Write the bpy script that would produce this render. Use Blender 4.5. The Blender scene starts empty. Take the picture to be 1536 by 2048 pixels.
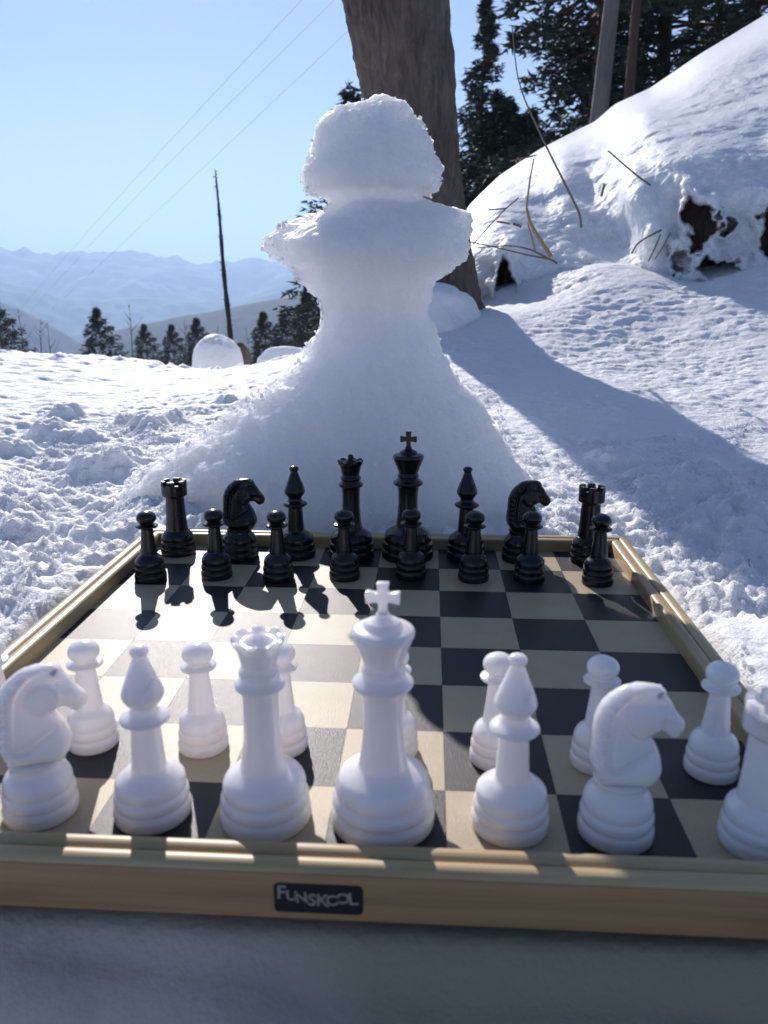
import bpy, bmesh, math, random
import numpy as np
from mathutils import Matrix, Vector
from mathutils.geometry import delaunay_2d_cdt
random.seed(7); RNG = np.random.default_rng(7)
SC = bpy.context.scene
COL = SC.collection
U = 0.04                       # one board square, metres

# ------------------------------------------------------------------ camera
F = 1571.17
CC = np.array([0.80238, -9.22493, 4.34682])
_w = np.array([0.0, 0.0, 0.0])
PITCH, YAW = math.radians(-15.5), math.radians(-3.3)
fwd = np.array([math.sin(YAW)*math.cos(PITCH), math.cos(YAW)*math.cos(PITCH), math.sin(PITCH)])
right = np.array([math.cos(YAW), -math.sin(YAW), 0.0])
down = np.cross(fwd, right)
cam_d = bpy.data.cameras.new('camera'); cam = bpy.data.objects.new('camera', cam_d); COL.objects.link(cam)
M = Matrix(((right[0], -down[0], -fwd[0], CC[0]*U), (right[1], -down[1], -fwd[1], CC[1]*U),
            (right[2], -down[2], -fwd[2], CC[2]*U), (0, 0, 0, 1)))
cam.matrix_world = M
cam_d.sensor_fit = 'VERTICAL'; cam_d.sensor_height = 36; cam_d.lens = 36*F/2048
cam_d.clip_start = 0.01; cam_d.clip_end = 60000
cam_d.dof.use_dof = True; cam_d.dof.focus_distance = 15.5*U; cam_d.dof.aperture_fstop = 18
SC.camera = cam
# ------------------------------------------------------------------ world and sun
SUN_AZ, SUN_EL = math.radians(-17.6), math.radians(29.5)
w = bpy.data.worlds.new('World'); SC.world = w; w.use_nodes = True
nt = w.node_tree; bg = nt.nodes['Background']
sky = nt.nodes.new('ShaderNodeTexSky'); sky.sky_type = 'NISHITA'; sky.sun_disc = False
sky.sun_elevation = SUN_EL; sky.sun_rotation = SUN_AZ; sky.altitude = 3000
sky.air_density = 1.0; sky.dust_density = 0.55; sky.ozone_density = 3.6
wb = nt.nodes.new('ShaderNodeMix'); wb.data_type = 'RGBA'; wb.blend_type = 'MULTIPLY'; wb.inputs[0].default_value = 1
nt.links.new(sky.outputs[0], wb.inputs[6]); wb.inputs[7].default_value = (1.07, .955, .955, 1)
nt.links.new(wb.outputs[2], bg.inputs[0]); bg.inputs[1].default_value = 0.070
sl = bpy.data.lights.new('sun', 'SUN'); sl.energy = 4.5; sl.angle = math.radians(0.5); sl.color = (1.0, 0.94, 0.9)
so = bpy.data.objects.new('sun', sl); COL.objects.link(so)
sdir = Vector((math.sin(SUN_AZ)*math.cos(SUN_EL), math.cos(SUN_AZ)*math.cos(SUN_EL), math.sin(SUN_EL)))
so.rotation_euler = sdir.to_track_quat('Z', 'Y').to_euler(); so.location = (0, 0, 5)
SC.view_settings.view_transform = 'Standard'; SC.view_settings.look = 'None'
SC.view_settings.exposure = 0.6; SC.view_settings.gamma = 1; SC.view_settings.use_curve_mapping = False
SC.cycles.max_bounces = 8; SC.cycles.volume_bounces = 1; SC.cycles.caustics_reflective = False; SC.cycles.caustics_refractive = False
SC.cycles.sample_clamp_indirect = 6

# ------------------------------------------------------------------ helpers: picture geometry (board units)
def ray(x, y):
    d = fwd + right*((x-768)/F) + down*((y-1024)/F)
    return d
def at_y(x, y, Y):
    d = ray(x, y); return CC + d*((Y-CC[1])/d[1])
def at_d(x, y, D):             # D: horizontal distance from the camera
    d = ray(x, y); return CC + d*(D/math.hypot(d[0], d[1]))
def on_z(x, y, z=0):
    d = ray(x, y); return CC + d*((z-CC[2])/d[2])

# ------------------------------------------------------------------ helpers: noise
_perm = RNG.permutation(256); _perm = np.concatenate([_perm, _perm, _perm]).astype(np.int64)
_g = RNG.normal(size=(256, 3)); _g /= np.linalg.norm(_g, axis=1)[:, None]
def pn(x, y, z):
    x, y, z = np.broadcast_arrays(x, y, z)
    xi, yi, zi = np.floor(x).astype(np.int64), np.floor(y).astype(np.int64), np.floor(z).astype(np.int64)
    xf, yf, zf = x-xi, y-yi, z-zi
    xi &= 255; yi &= 255; zi &= 255
    fu, fv, fw = [t*t*t*(t*(t*6-15)+10) for t in (xf, yf, zf)]
    def g(i, j, k):
        h = _perm[_perm[_perm[xi+i]+yi+j]+zi+k]
        G = _g[h]; return G[..., 0]*(xf-i)+G[..., 1]*(yf-j)+G[..., 2]*(zf-k)
    def l(a, b, t): return a+(b-a)*t
    return 1.6*l(l(l(g(0,0,0), g(1,0,0), fu), l(g(0,1,0), g(1,1,0), fu), fv),
                 l(l(g(0,0,1), g(1,0,1), fu), l(g(0,1,1), g(1,1,1), fu), fv), fw)
def fbm(x, y, z, o=3, gain=.5, lac=2.07):
    s = 0; a = 1
    for i in range(o):
        s = s + a*pn(x+17.3*i, y-9.1*i, z+4.7*i); x = x*lac; y = y*lac; z = z*lac; a *= gain
    return s
def billow(x, y, z, o=3, gain=.5):
    s = 0; a = 1
    for i in range(o):
        s = s + a*(np.abs(pn(x+7.3*i, y-3.1*i, z+2.7*i))*2-.5); x = x*2.1; y = y*2.1; z = z*2.1; a *= gain
    return s
def sstep(a, b, x):
    t = np.clip((x-a)/(b-a), 0, 1); return t*t*(3-2*t)

# ------------------------------------------------------------------ helpers: objects
def tag(o, label=None, cat=None, group=None, kind=None):
    if label: o['label'] = label
    if cat: o['category'] = cat
    if group: o['group'] = group
    if kind: o['kind'] = kind
    return o
def link(name, me, parent=None):
    o = bpy.data.objects.new(name, me); COL.objects.link(o)
    if parent: o.parent = parent
    return o
def empty(name, loc=(0, 0, 0), rz=0):
    o = bpy.data.objects.new(name, None); COL.objects.link(o); o.location = loc; o.rotation_euler = (0, 0, rz)
    o.empty_display_size = .02; return o
def np_mesh(name, V, Fq, mat, smooth=True):
    """V (n,3) metres, Fq (m,3|4) ints"""
    V = np.asarray(V, np.float32); Fq = np.asarray(Fq, np.int32)
    me = bpy.data.meshes.new(name); k = Fq.shape[1]
    me.vertices.add(len(V)); me.vertices.foreach_set('co', V.ravel())
    me.loops.add(Fq.size); me.loops.foreach_set('vertex_index', Fq.ravel())
    me.polygons.add(len(Fq)); me.polygons.foreach_set('loop_start', np.arange(0, Fq.size, k, dtype=np.int32))
    try: me.polygons.foreach_set('loop_total', np.full(len(Fq), k, np.int32))
    except Exception: pass
    me.update(calc_edges=True)
    me.polygons.foreach_set('use_smooth', np.full(len(Fq), smooth, bool))
    if mat: me.materials.append(mat)
    return me
def grid_faces(n, m, wrap=False):
    """n rows, m columns"""
    i = np.arange(n-1)[:, None]; j = np.arange(m if wrap else m-1)[None, :]
    a = i*m+j; b = i*m+(j+1) % m
    return np.stack([a, b, b+m, a+m], -1).reshape(-1, 4)
def bm_mesh(name, bm, mat, smooth=False):
    me = bpy.data.meshes.new(name); bm.to_mesh(me); bm.free()
    for p in me.polygons: p.use_smooth = smooth
    if mat: me.materials.append(mat)
    return me
def smooth_by_angle(me, deg=35):
    for p in me.polygons: p.use_smooth = True
    try: me.set_sharp_from_angle(angle=math.radians(deg))
    except Exception: pass
    return me
def tube(pts, rads, seg=6):
    """tube through pts; returns V,F(tri/quads) arrays"""
    P = np.asarray(pts, float); n = len(P); T = np.gradient(P, axis=0); T /= np.linalg.norm(T, axis=1)[:, None]+1e-12
    ref = np.array([0, 0, 1.0]) if abs(T[0][2]) < .9 else np.array([1.0, 0, 0])
    N = np.cross(T, ref); N /= np.linalg.norm(N, axis=1)[:, None]+1e-12; B = np.cross(T, N)
    a = np.arange(seg)*2*math.pi/seg
    V = P[:, None]+np.asarray(rads)[:, None, None]*(np.cos(a)[None, :, None]*N[:, None]+np.sin(a)[None, :, None]*B[:, None])
    return V.reshape(-1, 3), grid_faces(n, seg, True)
def join(parts):
    Vs, Fs, o = [], [], 0
    for V, Fq in parts:
        Vs.append(V); Fs.append(np.asarray(Fq)+o); o += len(V)
    return np.concatenate(Vs), np.concatenate(Fs)

# ------------------------------------------------------------------ materials
def mat(name, base=(.5, .5, .5), rough=.5, **k):
    m = bpy.data.materials.new(name); m.use_nodes = True
    b = m.node_tree.nodes['Principled BSDF']
    b.inputs['Base Color'].default_value = (*base, 1); b.inputs['Roughness'].default_value = rough
    for kk, v in k.items(): b.inputs[kk.replace('_', ' ')].default_value = v
    return m
def N(m, t, **k):
    n = m.node_tree.nodes.new(t)
    for a, v in k.items(): setattr(n, a, v)
    return n
def noise_tex(m, scale, detail=3, rough=.5, vec=None, dist=0):
    n = N(m, 'ShaderNodeTexNoise'); n.inputs['Scale'].default_value = scale; n.inputs['Detail'].default_value = detail
    n.inputs['Roughness'].default_value = rough; n.inputs['Distortion'].default_value = dist
    tc = N(m, 'ShaderNodeTexCoord')
    m.node_tree.links.new(vec or tc.outputs['Object'], n.inputs['Vector']); return n
def ramp(m, src, stops):
    r = N(m, 'ShaderNodeValToRGB'); e = r.color_ramp.elements
    while len(e) < len(stops): e.new(.5)
    for el, (p, c) in zip(e, stops): el.position = p; el.color = (*c, 1) if len(c) == 3 else c
    m.node_tree.links.new(src, r.inputs[0]); return r.outputs[0]
def bump(m, src, strength, dist, prev=None):
    b = N(m, 'ShaderNodeBump'); b.inputs['Strength'].default_value = strength; b.inputs['Distance'].default_value = dist
    m.node_tree.links.new(src, b.inputs['Height'])
    if prev: m.node_tree.links.new(prev, b.inputs['Normal'])
    return b.outputs[0]
def L(m, a, sock): m.node_tree.links.new(a, m.node_tree.nodes['Principled BSDF'].inputs[sock])
def mapping(m, scale):
    tc = N(m, 'ShaderNodeTexCoord'); mp = N(m, 'ShaderNodeMapping'); mp.inputs['Scale'].default_value = scale
    m.node_tree.links.new(tc.outputs['Object'], mp.inputs[0]); return mp.outputs[0]

def snow_mat(name, sss=0.0, radius=.02, base=(.90, .91, .93), grain=900, bstr=.5, bd=.0012, dirt=None, coarse=160, spec=.18):
    m = mat(name, base, .42)
    m.node_tree.nodes['Principled BSDF'].inputs['Specular IOR Level'].default_value = .18
    n1 = noise_tex(m, grain, 2, .6); n2 = noise_tex(m, coarse, 3, .6)
    nb = bump(m, n2.outputs[0], bstr*.7, bd*3.0); nb = bump(m, n1.outputs[0], bstr, bd, nb); L(m, nb, 'Normal')
    m.node_tree.nodes['Principled BSDF'].inputs['Roughness'].default_value = .6; m.node_tree.nodes['Principled BSDF'].inputs['Specular IOR Level'].default_value = spec
    if dirt:
        d = noise_tex(m, dirt[0], 5, .6)
        L(m, ramp(m, d.outputs[0], [(dirt[1], base), (dirt[2], dirt[3])]), 'Base Color')
    if sss:
        b = m.node_tree.nodes['Principled BSDF']
        b.inputs['Subsurface Weight'].default_value = sss; b.inputs['Subsurface Radius'].default_value = (1.0, .95, .9)
        b.inputs['Subsurface Scale'].default_value = radius; b.inputs['Subsurface Anisotropy'].default_value = .3
    return m
M_snow = snow_mat('snow', spec=.35, sss=.6, radius=.008, bd=.0022, bstr=.6, coarse=220, grain=700)
M_pawn = snow_mat('packed_snow', sss=1.0, radius=.085, base=(.99, .985, .985), bstr=.6, bd=.0014)
M_crumb = snow_mat('snow_crumbs', sss=1.0, radius=.012, base=(.92, .93, .95), bstr=.2, bd=.0005)
_nt = M_crumb.node_tree; _tr = _nt.nodes.new('ShaderNodeBsdfTranslucent'); _tr.inputs[0].default_value = (.95, .95, .97, 1)
_mx = _nt.nodes.new('ShaderNodeMixShader'); _mx.inputs[0].default_value = .6
_nt.links.new(_nt.nodes['Principled BSDF'].outputs[0], _mx.inputs[1]); _nt.links.new(_tr.outputs[0], _mx.inputs[2]); _nt.links.new(_mx.outputs[0], _nt.nodes['Material Output'].inputs[0])
_nt.nodes['Principled BSDF'].inputs['Subsurface Weight'].default_value = 0
M_bank = snow_mat('bank_snow', sss=.8, radius=.03, base=(.9, .915, .93), grain=260, coarse=60, bstr=.5, bd=.0025)
M_far = snow_mat('distant_snow', base=(.86, .87, .9), grain=3, coarse=.6, bstr=.5, bd=.1)
M_dirty_shade = snow_mat('shaded_trampled_snow', base=(.70, .60, .49), grain=500, coarse=70, dirt=(9, .5, .8, (.3, .27, .24)))
_m = M_dirty_shade; _dn = noise_tex(_m, 5, 3, .5); _s = N(_m, 'ShaderNodeSeparateXYZ'); _t = N(_m, 'ShaderNodeTexCoord'); _m.node_tree.links.new(_t.outputs['Object'], _s.inputs[0])
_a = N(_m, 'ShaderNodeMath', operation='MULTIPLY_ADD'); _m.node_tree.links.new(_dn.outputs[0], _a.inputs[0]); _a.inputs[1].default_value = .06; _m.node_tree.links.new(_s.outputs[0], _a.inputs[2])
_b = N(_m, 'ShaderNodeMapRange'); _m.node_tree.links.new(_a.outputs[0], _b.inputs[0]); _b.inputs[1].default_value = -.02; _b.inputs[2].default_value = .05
_x = N(_m, 'ShaderNodeMix', data_type='RGBA'); _m.node_tree.links.new(_b.outputs[0], _x.inputs[0]); _m.node_tree.links.new(_m.node_tree.nodes['Principled BSDF'].inputs['Base Color'].links[0].from_socket, _x.inputs[6]); _x.inputs[7].default_value = (.38, .34, .25, 1); L(_m, _x.outputs[2], 'Base Color')  # colour darkens towards the right: the deeper shade there is painted in

def wood_mat(name, c1, c2, c3, axis, rough=.45):
    m = mat(name, c1, rough)
    sc = [260, 260, 260]; sc[axis] = 9
    v = mapping(m, sc); n = noise_tex(m, 1.0, 4, .65, v, .6)
    sc2 = [60, 60, 60]; sc2[axis] = 5
    v2 = mapping(m, sc2); n2 = noise_tex(m, 1.0, 3, .5, v2)
    mx = N(m, 'ShaderNodeMix', data_type='RGBA'); mx.inputs[0].default_value = .45
    r1 = ramp(m, n.outputs[0], [(.32, c3), (.5, c1), (.7, c2)]); r2 = ramp(m, n2.outputs[0], [(.35, c3), (.6, c2)])
    m.node_tree.links.new(r1, mx.inputs[6]); m.node_tree.links.new(r2, mx.inputs[7])
    L(m, mx.outputs[2], 'Base Color'); L(m, bump(m, n.outputs[0], .35, .0004), 'Normal')
    return m
WA = ((.50, .37, .19), (.62, .48, .28), (.33, .21, .09))
M_wood_x = wood_mat('pine_rail', *WA, 0); M_wood_y = wood_mat('pine_side_rail', *WA, 1)
M_face = wood_mat('stained_pine', (.44, .26, .12), (.52, .33, .16), (.28, .15, .065), 0, .5)

def square_mat(name, c, c2, coat):
    m = mat(name, c, .5)
    b = m.node_tree.nodes['Principled BSDF']
    n = noise_tex(m, 1500, 2, .7); n2 = noise_tex(m, 60, 4, .6)
    mx = N(m, 'ShaderNodeMix', data_type='RGBA'); mx.inputs[0].default_value = .35
    m.node_tree.links.new(ramp(m, n.outputs[0], [(.38, c2), (.6, c)]), mx.inputs[6]); m.node_tree.links.new(ramp(m, n2.outputs[0], [(.35, c2), (.65, c)]), mx.inputs[7])
    L(m, mx.outputs[2], 'Base Color')
    b.inputs['Roughness'].default_value = .44; b.inputs['Specular IOR Level'].default_value = coat
    b.inputs['Coat Weight'].default_value = .04; b.inputs['Coat Roughness'].default_value = .36; b.inputs['Coat IOR'].default_value = 1.5
    nb = bump(m, n.outputs[0], .7, .0003); L(m, nb, 'Normal'); L(m, nb, 'Coat Normal')
    return m
M_light = square_mat('printed_tan', (.50, .41, .27), (.40, .32, .20), .38)
M_dark = square_mat('printed_black', (.022, .020, .024), (.012, .011, .014), .38)
M_white = mat('white_plastic', (.84, .84, .87), .2, Subsurface_Weight=.6, Subsurface_Scale=.014, Coat_Weight=.25, Coat_Roughness=.08)
M_white.node_tree.nodes['Principled BSDF'].inputs['Subsurface Radius'].default_value = (1, .85, .85)
M_white.node_tree.nodes['Principled BSDF'].inputs['Base Color'].default_value = (.93, .875, .86, 1)
_n = noise_tex(M_white, 300, 2, .5); L(M_white, bump(M_white, _n.outputs[0], .05, .0004), 'Normal')
M_black = mat('black_plastic', (.008, .008, .009), .24)
_n = noise_tex(M_black, 260, 3, .55); L(M_black, bump(M_black, _n.outputs[0], .05, .0005), 'Normal')
L(M_black, ramp(M_black, _n.outputs[0], [(.3, (.21, .21, .21)), (.7, (.28, .28, .28))]), 'Roughness')
M_plate = mat('black_foil', (.012, .011, .014), .4)
M_letter = mat('worn_silver_print', (.42, .34, .30), .5)
def bark(name, c1, c2, sc):
    m = mat(name, c1, .9); v = mapping(m, (sc, sc, sc*.22)); n = noise_tex(m, 1, 6, .65, v, .8)
    n2 = noise_tex(m, sc*.12, 3, .5)
    mx = N(m, 'ShaderNodeMix', data_type='RGBA'); mx.inputs[0].default_value = .4
    m.node_tree.links.new(ramp(m, n.outputs[0], [(.35, c2), (.6, c1)]), mx.inputs[6]); m.node_tree.links.new(ramp(m, n2.outputs[0], [(.4, c2), (.6, c1)]), mx.inputs[7])
    L(m, mx.outputs[2], 'Base Color'); L(m, bump(m, n.outputs[0], 1.0, .5/sc), 'Normal'); return m
M_bark = bark('grey_brown_bark', (.19, .15, .12), (.08, .062, .05), 70)
M_bark2 = bark('red_brown_bark', (.11, .06, .04), (.05, .03, .022), 6)
M_bark3 = bark('grey_bark', (.20, .18, .16), (.10, .09, .08), 6)
M_root = bark('dark_root_wood', (.20, .14, .10), (.06, .045, .032), 60)
def leaf(name, c1, c2):
    m = mat(name, c1, .7); n = noise_tex(m, 2.5, 3, .6); L(m, ramp(m, n.outputs[0], [(.35, c2), (.65, c1)]), 'Base Color')
    m.node_tree.nodes['Principled BSDF'].inputs['Specular IOR Level'].default_value = .2; return m
M_needle = leaf('dark_green_needles', (.065, .085, .055), (.03, .045, .032))
M_needle2 = leaf('blue_green_needles', (.07, .092, .072), (.035, .052, .045))
M_twiggy = leaf('brown_bare_twigs', (.10, .08, .06), (.05, .042, .035))
M_dry = mat('dry_stem', (.36, .27, .13), .7); M_dry2 = mat('grey_dry_stem', (.20, .16, .12), .7)
M_wire = mat('cable', (.12, .12, .13), .6)

# ------------------------------------------------------------------ near terrain (board units)
ctl = []
def cpt(x, y, D): ctl.append(at_d(x, y, D))
def cz(x, y, z): ctl.append(on_z(x, y, z))
def cw(x, y, z): ctl.append(np.array([x, y, z]))
for a in np.linspace(-5, 5, 6):
    cw(-4.9, a, -.12); cw(4.9, a, -.10)
for a in (-4, -2, 0, 2, 4): cw(a, 4.8, -.25)
cw(0, 0, -.5); cw(0, -4.8, -.5); cw(-9, -4, -.2); cw(9, -4, .1); cw(-20, -6, 0); cw(20, -6, 1.5); cw(13, 0, .6); cw(-13, 2, -.1)
cz(0, 1200, -.15); cz(10, 1060, -.3); cz(180, 1090, -.75); cz(60, 1010, -.9); cz(0, 960, -.1); cz(260, 930, -.35); cz(150, 860, -.3)
cz(0, 820, -.3); cz(400, 830, -.2); cz(100, 770, -.4); cz(450, 770, -.5); cz(0, 750, -.5)
cpt(0, 706, 64); cpt(180, 712, 64); cpt(300, 728, 62); cpt(400, 742, 62); cpt(480, 740, 62); cpt(560, 720, 62); cpt(-300, 690, 60); cpt(650, 700, 62); cpt(400, 765, 50); cpt(150, 750, 50); cpt(400,755,72); cpt(100,730,72)
cpt(1010, 870, 21.5); cpt(1130, 950, 18.5); cpt(1536, 1050, 17); cpt(1536, 1150, 15); cpt(1536, 930, 21); cpt(1250, 790, 26)
cpt(960, 618, 42); cpt(1080, 585, 42); cpt(1190, 535, 43); cpt(1300, 540, 43); cpt(1400, 572, 43); cpt(1536, 530, 42); cpt(1300, 610, 38); cpt(1150, 620, 38); cpt(1536, 720, 32); cpt(1250, 680, 35); cpt(1050, 720, 32)
cpt(905, 640, 38); cpt(900, 600, 46); cpt(800, 640, 46); cpt(1750, 560, 40); cpt(1750, 900, 22); cpt(2000, 700, 30)
cpt(1000, 600, 62); cpt(1300, 560, 62); cpt(1600, 470, 62); cpt(1900, 420, 62)
ctl = np.array(ctl)
def _tps(a, b):
    r2 = (a[:, None, 0]-b[None, :, 0])**2+(a[:, None, 1]-b[None, :, 1])**2
    return .5*r2*np.log(r2+1e-9)
_n = len(ctl); A = np.zeros((_n+3, _n+3)); A[:_n, :_n] = _tps(ctl, ctl)+np.eye(_n)*1.5
A[:_n, _n] = 1; A[:_n, _n+1:] = ctl[:, :2]; A[_n:, :_n] = A[:_n, _n:].T
_W = np.linalg.solve(A, np.concatenate([ctl[:, 2], [0, 0, 0]]))
def terr0(x, y):
    sh = np.shape(x); p = np.stack([np.ravel(x), np.ravel(y)], -1); out = np.empty(len(p))
    for s in range(0, len(p), 20000):
        q = p[s:s+20000]; out[s:s+20000] = _tps(q, ctl)@_W[:_n]+_W[_n]+q@_W[_n+1:]
    return out.reshape(sh)
LUMPS = []                     # (x, y, radius, height, sharp)
for px_, py_, z_, r_, h_ in [(130, 830, -.3, .75, .85), (105, 880, -.3, .8, .95), (140, 880, -.3, 1.1, .6), (20, 900, -.3, .8, .5), (255, 855, -.3, .5, .55),
        (300, 865, -.3, .75, .7), (345, 850, -.3, .5, .6), (60, 855, -.3, .9, .35), (195, 930, -.35, .95, .8), (245, 915, -.35, .7, .5),
        (450, 818, -.2, .4, .45), (395, 825, -.2, .8, .35), (20, 985, -.1, 1.4, .5), (70, 975, -.1, .8, .45), (160, 980, -.3, .9, .35),
        (60, 1055, -.3, .7, .6), (140, 1075, -.5, .5, .5), (110, 1110, -.4, .8, .5), (30, 1130, -.3, .9, .4), (90, 1180, -.2, .8, .45), (40, 1230, -.2, .7, .4),
        (170, 1140, -.3, .5, .3), (215, 1110, -.2, .4, .25), (15, 1290, -.1, .6, .3), (130, 1060, -.5, .35, .45),
        (1205, 925, .3, .35, .35), (1240, 930, .3, .6, .5), (1420, 935, .5, .8, .55), (1440, 955, .5, .6, .5), (1300, 960, .2, .7, .4), (1345, 985, .1, .9, .5),
        (1400, 980, .2, .8, .5), (1480, 1010, .2, .9, .5), (1500, 1065, 0, .8, .55), (1390, 1050, 0, .7, .4), (1290, 1020, 0, .8, .35), (1450, 1120, 0, .8, .4),
        (1350, 1110, 0, .5, .3), (1500, 1180, 0, .7, .35), (1500, 1310, 0, .75, .75), (1540, 1330, 0, .9, .8), (1560, 1410, 0, .6, .5)]:
    p = on_z(px_, py_, z_); LUMPS.append((p[0], p[1], r_, h_))
def terr(x, y, fine=True):
    z = terr0(x, y)
    d = np.hypot(x-CC[0], y-CC[1])
    # big soft forms
    z = z+.16*fbm(x*.22, y*.22, 3.3, 3)*sstep(5, 12, d)*(1-.4*sstep(30, 60, d))
    left = sstep(-2, -6, x+.06*y)
    nlump = billow(x*1.7, y*1.7, 3.1, 3)
    lump = np.zeros(np.shape(z))
    for (lx, ly, lr, lh) in LUMPS:
        wob = .85+.12*np.sin(3*np.arctan2(y-ly, x-lx)+lx*5)+.12*nlump
        q = ((x-lx)**2+(y-ly)**2)/(lr*wob)**2
        lump = np.maximum(lump, lh*.70/(1+q**2.2)*(1+.22*nlump))
    z = z+lump
    z = z-.35*np.exp(-(((x+6.2)/1.6)**2+((y-5.2)/2.4)**2))     # hollow left of the board's far corner
    z = z+.75*np.exp(-(((x+4.9)/1.9)**2+((y-7.4)/2.6)**2))
    rough = np.clip(.25+.75*sstep(.0, .45, fbm(x*.33+5, y*.33, 8.8, 2)), 0, 1)
    near = sstep(30, 16, d)
    side = np.maximum(sstep(6, -1, x+.35*(y-5)), sstep(21, 15, d))
    k = near*np.maximum(rough*.55, side)*sstep(34, 8, d)*(1-.55*sstep(8, 13, y)*sstep(0, -4, x))
    z = z+k*(.15*billow(x*.9, y*.9, 1.5, 3)+.12*billow(x*2.3, y*2.3, 5.5, 4)+.05*billow(x*6.3, y*6.3, 7.5, 2)*sstep(24, 12, d))
    # wind ripples on the open slope
    rip = fbm(x*1.3-y*.2, y*3.2+x*.8, 2.2, 3)
    z = z+.035*fbm(x*2.6-y*.4, y*6.5+x*1.2, 3.2, 2)*sstep(12, 18, d)*sstep(60, 30, d)
    z = z+(.015+.065*sstep(-.35, .5, fbm(x*.16, y*.2, 4.9, 2)))*rip*sstep(12, 22, d)*sstep(-4, 6, x)*(1+.5*sstep(25, 45, d))
    z = z+(.12*fbm(x*.8, y*1.9, 6.1, 3)+.05*fbm(x*3, y*4, 6.1, 2)*sstep(50, 30, d))*sstep(14, 24, d)*sstep(4, -4, x)
    z = z+.30*np.maximum(billow(x*.7, y*.7, 4.4, 3), 0)*np.exp(-((d-62)/5)**2)*sstep(2, -6, x)
    if fine:
        f = sstep(45, 12, d)
        z = z+f*.055*fbm(x*5, y*5, .5, 3)*(.4+k*1.3)+.045*f*billow(x*7, y*7, .2, 2)*(.25+k)
    # keep clear of the board: pressed into the snow, its rim just free
    e = np.maximum(np.abs(x), np.abs(y))
    lim = -.50+.58*sstep(4.30, 4.75, e)+400*sstep(4.8, 9.5, e)**2
    lim = np.where(y > 4.2, -.30+400*sstep(4.4, 9.2, y)**2+.15*sstep(4.34, 4.6, y), lim)
    z = np.minimum(z, lim+.06*fbm(x*3, y*3, 9.1, 2)*sstep(4.3, 4.6, e))
    return z
def axis_pts(segs):
    out = [segs[0][0]]
    for a, b, s0, s1 in segs:
        p = a
        while p < b-1e-6:
            t = (p-a)/(b-a); p = p+s0+(s1-s0)*t; out.append(min(p, b))
    return np.array(out)
gx = axis_pts([(-62, -13, 1.1, .11), (-13, 15, .07, .07), (15, 60, .11, 1.1)])
gy = axis_pts([(-4.2, 3.5, .09, .09), (3.5, 22, .065, .065), (22, 72, .085, .28)])
Y, X = np.meshgrid(gy, gx, indexing='ij')
Z = terr(X, Y)
dd = np.hypot(X-CC[0], Y-CC[1])
lf = sstep(8, -2, X-.05*Y)
Z = Z-lf*.02*np.maximum(dd-64, 0)**1.8-(1-lf)*.004*np.maximum(dd-66, 0)**1.6
V = np.stack([X, Y, Z], -1).reshape(-1, 3)*U
snow_ground = link('snow_ground', np_mesh('snow_ground', V, grid_faces(len(gy), len(gx)), M_snow)); tag(snow_ground, kind='structure')
# trampled snow in the shade before the board, dropping away
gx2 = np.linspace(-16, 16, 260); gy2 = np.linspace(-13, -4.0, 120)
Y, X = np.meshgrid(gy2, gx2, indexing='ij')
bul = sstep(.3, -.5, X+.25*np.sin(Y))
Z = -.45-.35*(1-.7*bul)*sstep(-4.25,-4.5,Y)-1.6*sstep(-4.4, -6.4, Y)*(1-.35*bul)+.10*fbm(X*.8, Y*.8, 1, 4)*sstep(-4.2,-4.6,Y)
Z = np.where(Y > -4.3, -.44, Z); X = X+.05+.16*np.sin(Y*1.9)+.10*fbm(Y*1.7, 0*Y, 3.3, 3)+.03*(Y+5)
tag(link('shaded_trampled_snow', np_mesh('shaded_trampled_snow', np.stack([X, Y, Z], -1).reshape(-1, 3)*U, grid_faces(120, 260), M_dirty_shade)), kind='structure')

# ------------------------------------------------------------------ crystals: tiny octahedra, joined
def crumbs(P, S, name):
    P = np.asarray(P); n = len(P)
    o = np.array([[1, 0, 0], [-1, 0, 0], [0, 1, 0], [0, -1, 0], [0, 0, 1], [0, 0, -1]], float)
    f = np.array([[0, 2, 4], [2, 1, 4], [1, 3, 4], [3, 0, 4], [2, 0, 5], [1, 2, 5], [3, 1, 5], [0, 3, 5]])
    q = RNG.normal(size=(n, 3, 3)); q, _ = np.linalg.qr(q)
    sc = S[:, None, None]*RNG.uniform(.5, 1.25, (n, 6, 1))
    V = P[:, None]+np.einsum('kj,nij->nki', o, q)*sc
    Fq = (f[None]+np.arange(n)[:, None, None]*6).reshape(-1, 3)
    return np_mesh(name, V.reshape(-1, 3)*U, Fq, M_crumb, False)
n = 230000
cx = RNG.uniform(-11, 13, n); cy = RNG.uniform(-4, 19, n)
dn = fbm(cx*.9, cy*.9, 12.2, 3); dn2 = fbm(cx*4, cy*4, 2.2, 2)
keep = (np.maximum(np.abs(cx), np.abs(cy)) > 4.42) & (dn+.5*dn2 > .12) & (RNG.random(n) < .75) & ~((np.abs(cx+.6) < 3) & (cy > 4) & (cy < 12))
keep &= ~((cx > 3) & (cy > 11+.3*(cx-3)))
cx, cy = cx[keep][:60000], cy[keep][:60000]
cs = .014+.040*RNG.random(len(cx))**2.2
g = link('snow_crumbs', crumbs(np.stack([cx, cy, terr(cx, cy)+cs*.3], -1), cs, 'snow_crumbs'))
tag(g, 'loose icy snow crumbs scattered over the snow beside the chessboard', 'snow crumbs', kind='stuff')

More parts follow.
